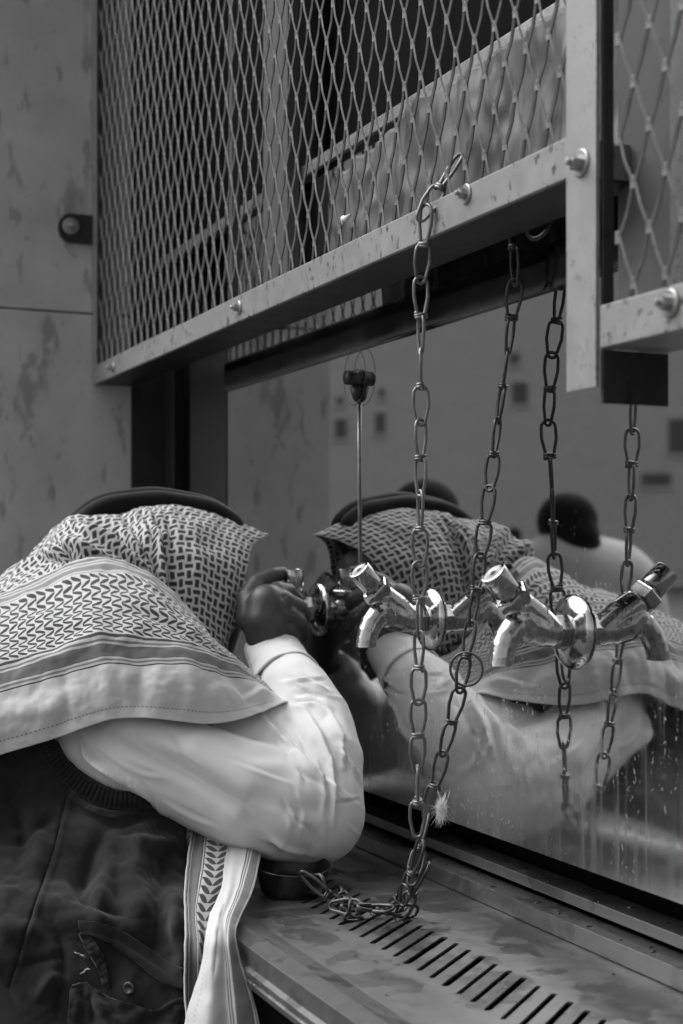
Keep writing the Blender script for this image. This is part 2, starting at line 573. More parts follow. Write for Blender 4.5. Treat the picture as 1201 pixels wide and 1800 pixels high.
# ---- far building, seen only in the polished panel
def mirrored(px, py, t):
    p = P(px, py, t); return Vector((p.x, -p.y, p.z))
BD = 62.
bc = mirrored(850, 760, BD)
bdir = Vector((bc.x, bc.y + D, 0)).normalized()
brot = math.atan2(bdir.y, bdir.x)
build = thing('distant_building', 'pale brick building with small dark windows reflected in the steel panel', 'building', loc=(bc.x, bc.y, 0))
build.rotation_euler = (0, 0, brot)
bm = bmesh.new(); box(bm, (0, -45, 0), (12, 45, 26))
bmobj('wall', bm, M['facade'], build)
bm = bmesh.new(); box(bm, (-.4, -45.4, 26), (12.4, 45.4, 27))
bmobj('roof', bm, M['facade'], build)
wins = [(598, 752, 22, 34), (668, 742, 18, 36), (596, 703, 12, 14), (670, 690, 12, 16), (914, 692, 26, 38), (905, 632, 18, 20), (1150, 845, 50, 22), (1192, 770, 40, 60)]
minv = Matrix.Rotation(-brot, 4, 'Z') @ Matrix.Translation((-bc.x, -bc.y, 0))
for px, py, w, h in wins:
    q = mirrored(px, py, BD)
    l = minv @ q
    ww, hh = w * BD / F, h * BD / F
    bm = bmesh.new(); box(bm, (-.06, l.y - ww / 2, l.z - hh / 2), (.02, l.y + ww / 2, l.z + hh / 2))
    wnd = bmobj('window', bm, M['glass'], build)
    bm = bmesh.new(); box(bm, (-.16, l.y - ww / 2 - .1, l.z - hh / 2 - .12), (-.002, l.y + ww / 2 + .1, l.z - hh / 2 - .003))
    bmobj('sill', bm, M['facade'], wnd)

# ================================================================== water dispenser
FL = 1.0087                                   # tray floor
KS = 1.08
disp = thing('water_dispenser', 'wall-mounted drinking water station with polished steel panel and slotted drain tray', 'water dispenser')
X0, X1 = -1.943, .55
boxobj('mirror_panel', (X0, 0, 1.0797), (X1, .004, 1.815), M['mirror'], disp, 0)
boxobj('header_beam', (X0, -.006, 1.5855), (X1, -.0005, 1.6265), M['shinybeam'], disp, .002)
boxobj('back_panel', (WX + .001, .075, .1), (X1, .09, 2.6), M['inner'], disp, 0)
boxobj('jamb_post', (-2.113, -.002, 1.02), (X0 - .001, .035, 1.66), M['jamb'], disp, .003)
boxobj('jamb_strip', (-2.252, .0, 1.02), (-2.205, .02, 1.66), M['jamb'], disp, .002)
boxobj('side_panel', (WX - .02, -.0445, 1.0), (WX + .003, .074, 2.6), M['dark'], disp, 0)
# tray rails (they run on under the panel)
def kY(y): return (y + D) * KS - D
def kZ(z): return (z - ZC) * KS + ZC
r1b, r1f, z1 = kY(0.0), kY(-.0272), kZ(1.066)
s2f, z2 = kY(-.0463), kZ(1.05)
TX0, TX1 = -2.0, .5
def sheet_profile(name, prof, x0, x1, mat, parent, thick=.002, n=26, jitter=.0004):
    """a folded sheet: (y,z) profile swept along x with slight unevenness"""
    bm = bmesh.new(); rows = []
    for i in range(n + 1):
        x = x0 + (x1 - x0) * i / n
        rows.append([bm.verts.new((x, y + mnoise.noise(Vector((x * 6, y * 30, z * 30))) * jitter, z + mnoise.noise(Vector((x * 5 + 9, y * 30, z * 30))) * jitter)) for y, z in prof])
    for a, b in zip(rows, rows[1:]):
        for k in range(len(prof) - 1): bm.faces.new((a[k], a[k + 1], b[k + 1], b[k]))
    o = bmobj(name, bm, mat, parent)
    solidify(o, thick, 0)
    bv = o.modifiers.new('b', 'BEVEL'); bv.width = .0009; bv.segments = 2; bv.limit_method = 'ANGLE'; bv.angle_limit = R(40)
    return o
sheet_profile('back_rail', [(r1b, z1 - .02), (r1b, z1), (r1f, z1), (r1f, kZ(1.0575)), (r1f + .006, kZ(1.0575) - .001)], TX0, TX1, M['rail'], disp)
sheet_profile('step_rail', [(r1f + .010, z2 - .0015), (s2f, z2), (s2f, FL + .001)], TX0, TX1, M['rail'], disp)
# tray floor with slanting slots
tray = bpy.data.objects.new('drain_tray', None); COL.objects.link(tray); tray.parent = disp
ia = kY(-.256); lo_ = kY(-.304); lc = kY(-.285)
s0, s1 = onZ(655, 1657, FL), onZ(721, 1617, FL)
pitch = .0208 * KS
bm = bmesh.new()
def loop(pts):
    vs = [bm.verts.new((x, y, FL)) for x, y in pts]
    return [bm.edges.new((vs[i], vs[(i + 1) % len(vs)])) for i in range(len(vs))]
edges = loop([(TX0, s2f + .012), (TX1, s2f + .012), (TX1, ia), (TX0, ia)])
for i in range(-30, 52):
    ox = i * pitch + random.uniform(-.0006, .0006)
    a, b = Vector((s0.x + ox, s0.y)), Vector((s1.x + ox, s1.y))
    if a.x > TX1 - .05: continue
    d = (b - a).normalized(); nn = Vector((-d.y, d.x))
    w = (.0024 if i % 3 else .0030) + random.uniform(-.0003, .0004)
    pts = []
    for k in range(5):
        t = math.pi * k / 4
        pts.append(b + d * math.sin(t) * w + nn * math.cos(t) * -w)
    for k in range(5):
        t = math.pi * k / 4
        pts.append(a - d * math.sin(t) * w + nn * math.cos(t) * w)
    edges += loop([tuple(p) for p in pts])
bmesh.ops.triangle_fill(bm, use_beauty=True, edges=edges)
o = bmobj('slotted_floor', bm, M['tray'], tray)
solidify(o, .002, -1)
zl = kZ(1.045)
sheet_profile('front_lip', [(ia + .001, FL - .001), (ia - .004, FL + .002), (lc + .002, zl - .003), (lc, zl), (lo_, zl), (lo_, zl - .0155), (lo_ - .004, zl - .0175), (lo_ - .004, zl - .0205), (lo_ - .001, zl - .023), (lo_ - .004, zl - .0255), (lo_ - .003, zl - .030), (lo_ + .03, zl - .040)], TX0, TX1, M['lip'], tray, .0016, 40, .0008)
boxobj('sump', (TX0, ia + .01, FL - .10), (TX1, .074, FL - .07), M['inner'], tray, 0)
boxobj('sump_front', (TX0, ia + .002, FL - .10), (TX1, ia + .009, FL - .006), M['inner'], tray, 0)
boxobj('base_cabinet', (TX0 + .05, -.12, 0), (TX1 - .05, .073, FL - .101), M['dark'], disp, .004)

# ================================================================== wire cages
def expanded_mesh(name, x0, x1, z0, z1, Y, mat, parent, half=.01625, long_=.0670, xo=0., zo=0.):
    bm = bmesh.new()
    hl = long_ / 2
    nx = int((x1 - x0) / half) + 2
    nz = int((z1 - z0) / hl) + 2
    def seg(a, b, w, t, twist):
        a, b = Vector(a), Vector(b)
        d = (b - a).normalized()
        n = Vector((0, -1, 0)); sd_ = d.cross(n).normalized()
        q = Matrix.Rotation(twist, 3, d)
        n2, s2 = q @ n, q @ sd_
        vs = [bm.verts.new(p + s2 * (w * i) + n2 * (t * j)) for p in (a, b) for i, j in ((-1, -1), (1, -1), (1, 1), (-1, 1))]
        for k in range(4):
            bm.faces.new((vs[k], vs[(k + 1) % 4], vs[4 + (k + 1) % 4], vs[4 + k]))
        bm.faces.new(vs[0:4][::-1]); bm.faces.new(vs[4:8])
    for j in range(nz):
        za, zb = z0 - zo + j * hl, z0 - zo + (j + 1) * hl
        for i in range(nx):
            # node lattice: nodes where i + j is even; each goes to the two nodes above it
            if (i + j) % 2: continue
            xa = x0 + xo + i * half
            for dx in (-half, half):
                xb = xa + dx
                A = Vector((xa, Y, za)); B = Vector((xb, Y, zb))
                if max(xa, xb) > x1 or min(xa, xb) < x0 or za > z1 or zb < z0: continue
                if za < z0: A = A.lerp(B, (z0 - za) / (zb - za))
                if zb > z1: B = A.lerp(B, (z1 - za) / (zb - za))
                jit = Vector((random.uniform(-1, 1), random.uniform(-1, 1), random.uniform(-1, 1))) * .0004
                mid = (A + B) / 2 + Vector((0, .0012 if dx > 0 else -.0012, 0)) + jit
                sx = .0010 if dx > 0 else -.0010
                A2 = A + Vector((sx, 0, 0)); B2 = B - Vector((sx, 0, 0))
                tw = R(32) if dx > 0 else R(-38)
                w = .00150 if dx < 0 else .00115
                seg(A2, mid, w, .0009, tw); seg(mid, B2, w, .0009, tw)
            # the bond
            tl = .0045
            if z0 + tl < za < z1 - tl:
                seg((xa, Y, za - tl), (xa, Y, za + tl), .0026, .0010, R(8))
    return bmobj(name, bm, mat, parent)
def bolt(p, axis, r, parent, mat, washer=True, L=.006):
    M4 = Matrix.Translation(p) @ Vector(axis).to_track_quat('Z', 'Y').to_matrix().to_4x4()
    bm = bmesh.new()
    if washer: lathe(bm, [(0, 0), (r * 1.75, 0), (r * 1.75, .0012), (r * 1.6, .0018), (0, .0018)], M4, 24)
    lathe(bm, [(r * .98, .0015), (r, .002), (r, .0015 + L * .8), (r * .88, .0015 + L), (0, .0015 + L)], M4 @ Matrix.Rotation(random.random(), 4, 'Z'), 6)
    lathe(bm, [(r * .45, .0015 + L * .9), (r * .45, L + .004), (r * .3, L + .005), (0, L + .005)], M4, 12)
    return bmobj('bolt', bm, mat, parent)
CY = -.110
cage = thing('mesh_cage', 'long diamond-mesh guard cage with grey steel frame above the polished panel', 'cage')
CX1 = -.884
zb, zt = 1.6283, 1.6572
sheet_profile('bottom_rail', [(CY, zt), (CY, zb), (CY + .003, zb)], WX + .004, CX1, M['bar'], cage, .003, 40, .0006)
sheet_profile('rail_flange', [(CY + .0032, zb + .0004), (-.046, zb + .0004)], WX + .004, CX1, M['beam'], cage, .003, 40, .0006)  # underside leg, its shade put into the dark colour
bm = bmesh.new(); box(bm, (CX1 - .004, CY + .002, zb + .0016), (CX1 - .0005, -.05, zt), .0004)
bmobj('end_plate', bm, M['bar'], cage)
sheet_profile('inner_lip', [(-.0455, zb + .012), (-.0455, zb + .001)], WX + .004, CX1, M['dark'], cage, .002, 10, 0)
boxobj('left_stile', (WX + .0035, CY - .0005, zb + .001), (WX + .0065, CY + .040, 2.6), M['bar'], cage, .0005)
sheet_profile('stile_face', [(CY - .002, 1.0), (CY - .002, 1.0)], 0, 1, M['bar'], cage) if False else None
boxobj('stile_edge', (WX + .0068, CY - .0020, zb - .002), (WX + .030, CY + .0008, 2.6), M['bar'], cage, .0005)
expanded_mesh('expanded_mesh', WX + .02, CX1 - .002, zt - .012, 2.42, CY + .006, M['mesh'], cage)
for px, py in ((820, 341), (420, 541), (199, 646)):
    p = onY(px, py, CY - .0017); bolt(p, (0, -1, 0), .0048, cage, M['bolt'])
q = onY(612, 392, CY - .002)
bm = bmesh.new(); tube(bm, [q + Vector((-.012, 0, .002)), q + Vector((-.004, -.003, .005)), q + Vector((.004, -.004, .003)), q + Vector((.010, -.002, .006))], [.0015, .0032, .003, .001], 8)
tag(bmobj('thread_knot', bm, M['cotton'], None, True), 'small pale knot of thread tied low on the mesh above the rail', 'thread')
# behind the mesh
boxobj('pipe_strap', (WX + .01, -.010, kZ(1.827 - .007) * 0 + 1.820), (CX1, -.004, 1.834), M['strap'], disp, .001)
boxobj('grey_board', (-1.727, -.028, 1.66), (-1.642, -.012, 2.5), M['dimboard'], disp, .001)
boxobj('thin_upright', (-1.826, -.040, 1.66), (-1.812, -.028, 2.5), M['panel'], disp, .001)
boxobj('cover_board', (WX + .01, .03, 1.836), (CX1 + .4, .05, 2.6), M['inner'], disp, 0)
bm = bmesh.new()
nx_, nz_ = 110, 40
rows = []
for i in range(nx_ + 1):
    x = -1.50 + (CX1 - .006 + 1.50) * i / nx_
    row = []
    for k in range(nz_ + 1):
        z = 1.635 + (1.815 - 1.635) * k / nz_ - .03 * max(0, (-1.30 - x) / .2) * k / nz_
        a = mnoise.fractal(Vector((x * 30, z * 9, 3)), 1, 2, 3) * .010 + abs(mnoise.noise(Vector((x * 60, z * 22, 8)))) * .008
        row.append(bm.verts.new((x, -.036 + a + .012 * k / nz_, z)))
    rows.append(row)
for a, b in zip(rows, rows[1:]):
    for k in range(nz_): bm.faces.new((a[k], a[k + 1], b[k + 1], b[k]))
o = solidify(bmobj('plastic_sheet', bm, M['plastic'], None, True), .0008, 0)
tag(o, 'crumpled pale plastic sheet stuffed behind the mesh, above the rail', 'sheet')
boxobj('unseen_shade_lid', (WX + .01, -.125, 2.62), (X1, .09, 2.66), M['dark'], disp, .002)  # out-of-view lid, added to keep daylight out of the cage
# wall lug
lug = thing('wall_lug', 'dark rounded steel lug bolted to the marble beside the cage', 'bracket', loc=onX(130, 402, WX))
bm = bmesh.new()
lp = onX(122, 402, WX)
for dx in (0,):
    vs = []
    for k in range(13):
        t = math.pi / 2 + math.pi * k / 12
        vs.append((lp.y + .019 * math.cos(t), lp.z + .023 * math.sin(t)))
    vs += [(CY - .002, lp.z - .023), (CY - .002, lp.z + .023)]
    a = [bm.verts.new((WX + .0005, y, z)) for y, z in vs]; b = [bm.verts.new((WX + .010, y, z)) for y, z in vs]
    bm.faces.new(a); bm.faces.new(b[::-1])
    for k in range(len(vs)): bm.faces.new((a[k], b[k], b[(k + 1) % len(vs)], a[(k + 1) % len(vs)]))
keep(bmobj('plate', bm, M['dark'], lug))
keep(bolt(Vector((WX + .010, lp.y, lp.z + .002)), (1, 0, 0), .0075, lug, M['bolt'], True, .006))

# nearer cage on the right
C2 = -.13
cage2 = thing('mesh_cage', 'nearer diamond-mesh cage with upright post at the right edge', 'cage')
sheet_profile('corner_post', [(0, 0), (0, 0)], 0, 1, M['post'], cage2) if False else None
bm = bmesh.new()
def vsheet(prof, za, zb_, n=30, jit=.0005):
    rows = []
    for i in range(n + 1):
        z = za + (zb_ - za) * i / n
        rows.append([bm.verts.new((x + mnoise.noise(Vector((x * 40, y * 40, z * 9))) * jit, y + mnoise.noise(Vector((x * 40 + 5, y * 40, z * 9))) * jit, z)) for x, y in prof])
    for a, b in zip(rows, rows[1:]):
        for k in range(len(prof) - 1): bm.faces.new((a[k], a[k + 1], b[k + 1], b[k]))
vsheet([(-.856, C2), (-.8195, C2)], 1.4655, 2.3)
o = bmobj('corner_post', bm, M['post'], cage2); solidify(o, .003, 0)
boxobj('post_return', (-.8205, C2 + .003, 1.4915), (-.8175, C2 + .012, 2.3), M['beam'], cage2, .0005)  # inner leg of the post, coloured dark for its shade
boxobj('corner_box', (-.8205, C2 + .003, 1.4540), (-.8175, C2 + .058, 1.4910), M['beam'], cage2, .0005)  # shade below the rail is in this dark colour too
sheet_profile('bottom_rail', [(C2 + .001, 1.5205), (C2 + .001, 1.4925), (C2 + .055, 1.4925)], -.8168, .5, M['bar'], cage2, .003, 30, .0006)
expanded_mesh('expanded_mesh', -.8155, .45, 1.5100, 2.0, C2 + .006, M['mesh'], cage2, .01735, .0672, .012, .012)
pxl = lambda px: onY(px, 300, -.057).x
boxobj('inner_panel', (pxl(1086), -.057, 1.50), (pxl(1186), -.050, 2.2), M['panel'], cage2, .001)
boxobj('inner_board', (pxl(1187), -.062, 1.50), (pxl(1187) + .3, -.050, 2.2), M['mesh'], cage2, .001)
bolt(onY(1022, 287, C2 - .0018), (0, -1, 0), .0056, cage2, M['bolt'], True, .008)
bolt(onY(1178, 533, C2 - .0010), (0, -1, 0), .0052, cage2, M['bolt'], True, .007)

# ================================================================== taps
TZ = 1.283
def make_tap_meshes():
    Rx = Matrix.Rotation(R(90), 4, 'X')       # local z -> -y
    bm = bmesh.new()
    lathe(bm, [(0, .0), (.0325, 0), (.0330, .0012), (.0322, .0026), (.028, .0052), (.020, .0078), (.0165, .0090), (0, .0090)], Rx, 48)
    fl = bpy.data.meshes.new('flange'); bmesh.ops.recalc_face_normals(bm, faces=bm.faces); bm.to_mesh(fl); bm.free()
    bm = bmesh.new()
    lathe(bm, [(.0140, .0088), (.0158, .0095), (.0158, .0200), (.0145, .0214), (0, .0214)], Rx @ Matrix.Rotation(R(12), 4, 'Z'), 6)
    nut = bpy.data.meshes.new('hex_nut'); bmesh.ops.recalc_face_normals(bm, faces=bm.faces); bm.to_mesh(nut); bm.free()
    bm = bmesh.new()
    def tp(a, b, r):
        q = onX(840 + a / 3.327, 960 + b / 3.327, -1.0468)
        return (0, q.y + .0003, q.z - TZ, r)
    ax = Vector((0, -.707, .707))
    b1 = Vector(tp(200, 345, 0)[:3])
    blob_chain(bm, [(0, -.012, 0, .0098), tp(450, 515, .0110), tp(400, 505, .0130), tp(330, 492, .0146), tp(270, 470, .0152), tp(222, 425, .0136)])
    blob_chain(bm, [tp(400, 500, .0132), tp(300, 405, .0134), tp(222, 350, .0130)])
    blob_chain(bm, [tp(215, 450, .0122), tp(168, 478, .0120), tp(128, 528, .0113), tp(102, 590, .0108), tp(88, 645, .0106), tp(83, 700, .0106)])
    body = remeshed('tap_body', bm, .0011, 5, .5)
    body.polygons.foreach_set('use_smooth', [True] * len(body.polygons))
    cz, _n = mesh_arrays(body)
    zc = tp(84, 693, 0)[2]
    msk = cz[:, 2] < zc
    cz[msk, 2] = zc
    body.vertices.foreach_set('co', cz.astype(np.float32).ravel()); body.update()
    M45 = Matrix.Translation(b1) @ ax.to_track_quat('Z', 'Y').to_matrix().to_4x4()
    bm = bmesh.new()
    lathe(bm, [(.0085, .000), (.0155, .0032), (.0160, .0042), (.0160, .0128), (.0148, .0142), (.0095, .0150), (.0088, .0150)], M45 @ Matrix.Rotation(R(20), 4, 'Z'), 6)
    cn = bpy.data.meshes.new('bonnet_nut'); bmesh.ops.recalc_face_normals(bm, faces=bm.faces); bm.to_mesh(cn); bm.free()
    bm = bmesh.new()
    lathe(bm, [(.0092, .0120), (.0092, .0175), (.0100, .0178)], M45, 36)
    lathe(bm, [(.0100, .0178), (.0115, .0180), (.0119, .0188), (.0119, .0390), (.0114, .0402), (.0098, .0406), (.0094, .0400), (.0092, .0393), (.0030, .0393), (.0026, .0370), (0, .0370)], M45, 40)
    kn = bpy.data.meshes.new('push_knob'); bmesh.ops.recalc_face_normals(bm, faces=bm.faces); bm.to_mesh(kn); bm.free()
    bm = bmesh.new()
    lathe(bm, [(0, .0394), (.0078, .0394), (.0078, .0398), (.0034, .0398), (.0028, .0396)], M45, 32)
    disc = bpy.data.meshes.new('knob_disc'); bm.to_mesh(disc); bm.free()
    bm = bmesh.new()
    lathe(bm, [(0, .0396), (.0026, .0396), (.0024, .0401), (0, .0401)], M45, 16)
    dot = bpy.data.meshes.new('knob_hole'); bm.to_mesh(dot); bm.free()
    bm = bmesh.new()
    lathe(bm, [(0, 0), (.0066, 0), (.0066, -.0006), (0, -.0006)], Matrix.Translation((0, tp(83, 693, 0)[1], zc)), 24)
    outl = bpy.data.meshes.new('outlet'); bm.to_mesh(outl); bm.free()
    return fl, nut, body, cn, kn, disc, dot, outl
tapm = make_tap_meshes()
def smooth_by_angle(me, deg=35):
    me.polygons.foreach_set('use_smooth', [True] * len(me.polygons))
    me.update()
    bm = bmesh.new(); bm.from_mesh(me)
    for e in bm.edges:
        if len(e.link_faces) == 2 and e.calc_face_angle(0) > R(deg): e.smooth = False
    bm.to_mesh(me); bm.free()
for i, me in enumerate(tapm):
    smooth_by_angle(me, 35 if i not in (2,) else 80)
M['knobgrey'] = Mat('knob_face', .30, .35, .6).m
def make_tap(X, label, upright=False):
    t = thing('push_tap', label, 'tap', 'push taps along the steel panel', (X, -.0003, TZ))
    t.rotation_euler = (0, 0, R(9))
    for nme, me, mt in zip(('flange', 'hex_nut', 'body', 'bonnet_nut', 'push_knob'), tapm, ('chrome',) * 5):
        o = mkobj(nme, me, M[mt], t)
        if nme in ('flange', 'hex_nut'): o.rotation_euler = (0, 0, R(-9))
        if upright and nme in ('bonnet_nut', 'push_knob'):
            pv = Matrix.Translation((0, -.050, .004)); o.matrix_basis = Matrix.Translation((0, .012, -.018)) @ pv @ Matrix.Rotation(R(-42), 4, 'X') @ pv.inverted()
        if nme == 'push_knob':
            mkobj('knob_disc', tapm[5], M['knobgrey'], o); mkobj('knob_hole', tapm[6], M['black'], o)
        if nme == 'body': mkobj('outlet', tapm[7], M['black'], o)
    return t
make_tap(-1.0468, 'chrome push tap nearest the camera, in front of the hanging chains at right')
make_tap(-1.3135, 'middle chrome push tap with its flange behind the pale chain')
make_tap(-1.6100, 'farthest chrome tap, gripped by the man in the checked headscarf', True)

# ---- black clip with wire loop and rod on the panel
clip = thing('panel_clip', 'black round clip with thin wire loop and hanging rod on the polished panel', 'clip', loc=(-1.4896, 0, 1.5535))
bm = bmesh.new()
lathe(bm, [(0, 0), (.0105, 0), (.0105, .004), (.0085, .0045), (.0085, .015), (.0078, .0175), (0, .0185)], Matrix.Rotation(R(90), 4, 'X'), 24)
bmobj('knob', bm, M['black'], clip, True)
bm = bmesh.new(); lathe(bm, [(0, -.028), (.004, -.024), (.0075, -.010), (.003, -.008)], Matrix.Translation((0, -.004, 0)), 16)
bmobj('drip_tip', bm, M['black'], clip, True)
bm = bmesh.new(); tube(bm, [(.031 * math.cos(a) * .95, -.006, .0015 + .0325 * math.sin(a)) for a in [2 * math.pi * k / 40 for k in range(40)]], .0004, 6, cyclic=True)
bmobj('wire_loop', bm, M['chain'], clip, True)
bm = bmesh.new(); tube(bm, [(0, -.0012, -.026), (.0005, -.0012, -.10), (.002, -.0012, -.22)], .0012, 10)
bmobj('rod', bm, M['bolt'], clip, True)

# ================================================================== chains
def link_mesh(name, L=.0338, W=.0066, r=.0016, twist=R(70), bend=.0):
    """one piece of wire knotted in the middle with a loop at each end; along z, 2L long"""
    bm = bmesh.new()
    def stad(z0, z1, w0, w1, rot):
        pts = []
        n = 9
        for k in range(n):
            a = math.pi * k / (n - 1)
            pts.append(Vector((w1 * math.cos(a), 0, z1 - w1 + w1 * math.sin(a))))
        pts.append(Vector((-w1 * 1.03, 0, (z0 + z1) / 2)))
        for k in range(n):
            a = math.pi + math.pi * k / (n - 1)
            pts.append(Vector((w0 * math.cos(a), 0, z0 + w0 + w0 * math.sin(a))))
        pts.append(Vector((w1 * 1.03, 0, (z0 + z1) / 2)))
        q = Matrix.Rotation(rot, 3, 'Z')
        tube(bm, [q @ p for p in pts], r, 7, cyclic=True)
    stad(-.0005, L, W * .62, W, 0)
    stad(-L, .0005, W * .62, W, twist)
    co = []
    for k in range(27):
        a = 2 * math.pi * 2.1 * k / 26
        co.append((.0050 * math.cos(a), .0034 * math.sin(a), -.0022 + .0046 * k / 26))
    tube(bm, co, r, 7)
    me = bpy.data.meshes.new(name)
    bmesh.ops.recalc_face_normals(bm, faces=bm.faces); bm.to_mesh(me); bm.free()
    me.polygons.foreach_set('use_smooth', [True] * len(me.polygons))
    return me
linkA = [link_mesh('chain_link', twist=R(t)) for t in (15, 60, 85)]
linkB = [link_mesh('chain_link_dark', twist=R(t)) for t in (20, 55, 80)]
for me in linkA: me.materials.append(M['chainpale'])
for me in linkB: me.materials.append(M['chain'])
def place_chain(parent, pts, links, pitch=.0625, spin0=0., name='link', dens=60):
    C = catmull(np.array([list(p) for p in pts]), dens * (len(pts) - 1))
    s = np.concatenate([[0], np.cumsum(np.linalg.norm(np.diff(C, axis=0), axis=1))])
    tot = s[-1]; k = 0; pos = pitch / 2
    def at(x): return Vector([np.interp(x, s, C[:, i]) for i in range(3)])
    while pos < tot:
        a, b = at(max(0, pos - pitch / 2)), at(min(tot, pos + pitch / 2))
        d = (b - a).normalized()
        q = (-d).to_track_quat('Z', 'Y')
        spin = spin0 + k * R(90) + random.uniform(-.45, .45)
        M4 = Matrix.Translation((a + b) / 2) @ q.to_matrix().to_4x4() @ Matrix.Rotation(spin, 4, 'Z')
        o = bpy.data.objects.new(name, links[random.randrange(len(links))]); COL.objects.link(o)
        o.parent = parent
        o.matrix_basis = Matrix.Translation(parent.location).inverted() @ M4
        pos += pitch; k += 1
chA = thing('chain', 'pale worn chain looped over the front rail and hanging to the tray', 'chain', 'chains hanging in front of the steel panel', onY(770, 330, CY - .006))
a_top = [onY(797, 292, CY + .012), onY(782, 308, CY - .004), onY(768, 338, CY - .008), onY(748, 372, CY - .008), onY(741, 430, CY - .007), onY(740, 520, -.115), onY(740, 700, -.113)]
place_chain(chA, a_top + [onY(739, 900, -.112), onY(737, 1100, -.109), onY(735, 1300, -.103), onY(733, 1420, -.098), onY(735, 1500, -.095)], linkA, spin0=.3)
# ---- the tangle on the tray goes on as the same chain
z_ = FL
def tr(px, py, h): return onZ(px, py, FL + h)
place_chain(chA, [onY(735, 1500, -.095), P(728, 1530, 1.29), P(716, 1562, 1.30), tr(700, 1590, .010), tr(668, 1606, .006), tr(630, 1610, .006), tr(598, 1592, .006), tr(578, 1572, .010), tr(560, 1560, .020)], linkB, .050, .8)
chB = thing('chain', 'dark chain with a round ring, slanting down behind the front rail', 'chain', 'chains hanging in front of the steel panel', onY(905, 400, -.06))
b_pts = [onY(px_, py_, Y_) for px_, py_, Y_ in ((902, 372, -.030), (906, 430, -.027), (905, 520, -.0235), (893, 620, -.0235), (878, 720, -.026), (865, 830, -.032), (851, 930, -.037), (838, 1030, -.043), (822, 1140, -.051), (808, 1215, -.057), (785, 1300, -.064), (764, 1390, -.071), (744, 1462, -.080), (736, 1520, -.090))] + [P(722, 1556, 1.30)]
place_chain(chB, b_pts, linkB, spin0=.9)
rc = onY(820, 1176, -.0535)
bm = bmesh.new()
nr = Vector((.72, -.69, .05)).normalized(); ra, rb = frame_at(nr)
tube(bm, [rc + (ra * math.cos(t) + rb * math.sin(t)) * .0152 for t in [2 * math.pi * k / 40 for k in range(40)]], .0013, 8, cyclic=True)
keep(bmobj('ring', bm, M['chain'], chB, True))
# extra loops in the tangle and a solid ring modelled for the hook's reflection in the beam
tang = thing('chain', 'short tangled chain heap lying over the drain slots', 'chain', 'chains hanging in front of the steel panel', tr(690, 1600, .02))
place_chain(tang, [P(742, 1540, 1.32), tr(738, 1580, .020), tr(718, 1606, .008), tr(690, 1586, .014), tr(655, 1596, .016), tr(620, 1600, .016), tr(600, 1570, .006)], linkB, .052, .2)
oc = onY(948, 396, -.028)
bm = bmesh.new()
tube(bm, [oc + Vector((.011 * math.cos(t) * .8, .006 * math.cos(t), .0105 * math.sin(t) + .004 * math.cos(t))) for t in [2 * math.pi * k / 28 for k in range(28)]], .0022, 8, cyclic=True)
tag(bmobj('ring_reflection', bm, M['chain'], None, True), 'thick dark oval ring standing in for the chain hook reflected in the beam', 'ring')
# white tuft
tf = onY(776, 1420, -.074)
bm = bmesh.new()
for k in range(420):
    a = random.gauss(0, .26); up = random.gauss(.1, .6)
    base = tf + Vector((random.gauss(0, .002), random.gauss(0, .0015), random.gauss(-.002, .003)))
    tip = base + Vector((a * .007, random.gauss(0, .003), up * .010 - .001))
    mid = (base + tip) / 2 + Vector((random.gauss(0, .0012), 0, random.gauss(0, .0008)))
    tube(bm, [base, mid, tip], [.00022, .0002, .00008], 3, False)
tube(bm, [tf + Vector((-.010, .002, -.003)), tf + Vector((-.004, 0, .002)), tf], [.0008, .001, .0014], 6)
tag(bmobj('thread_tuft', bm, M['cotton']), 'frayed white tuft of thread caught on the dark chain', 'thread')
# steel cup under the elbow
cp = onZ(512, 1570, FL)
cup = thing('steel_cup', 'dark steel drinking cup chained up on the tray under the elbow', 'cup', loc=cp)
tilt = Matrix.Rotation(R(6), 4, 'Y')
bm = bmesh.new()
lathe(bm, [(0, .001), (.028, .001), (.031, .004), (.034, .015), (.0380, .028), (.0393, .030), (.0383, .0305), (.0365, .028), (.0325, .015), (.0295, .006), (0, .006)], tilt, 40)
bmobj('bowl', bm, M['cupsteel'], cup, True)
bm = bmesh.new()
tube(bm, [(.034, .004, .024), (.052, .010, .028), (.058, .012, .022), (.055, .011, .014), (.042, .008, .009), (.032, .004, .011)], .0022, 8)
bmobj('handle', bm, M['chain'], cup, True)

# ================================================================== the man
man = thing('person', 'man in checked headscarf, dark vest and white sleeves bending to drink at the tap', 'person', loc=(-1.42, -.52, 0))
HX = -1.70
def V4(p, r): return (p[0], p[1], p[2], r)
wrist = P(480, 1148, 1.675)
elbow = P(555, 1408, 1.49)
rsh = P(185, 1325, 1.53)
lsh = Vector((-1.84, -.38, 1.20)); lelb = Vector((-1.90, -.20, 1.085)); lwr = Vector((-1.80, -.085, 1.20))
hip = Vector((-1.40, -.50, .92)); chest = Vector((-1.53, -.47, 1.08)); nk = Vector((-1.64, -.335, 1.235))
bm = bmesh.new()
blob_chain(bm, [V4(hip, .12), V4(hip.lerp(chest, .5), .11), V4(chest, .10), V4(nk, .075), V4((-1.685, -.235, 1.30), .052)])
blob_chain(bm, [V4(nk, .07), V4(rsh, .045), V4(rsh.lerp(elbow, .5), .042), V4(elbow, .037), V4(elbow.lerp(wrist, .35), .036), V4(wrist, .024)])
blob_chain(bm, [V4(nk, .07), V4(lsh, .060), V4(lsh.lerp(lelb, .5), .045), V4(lelb, .040), V4(lelb.lerp(lwr, .35), .038), V4(lwr, .025)])
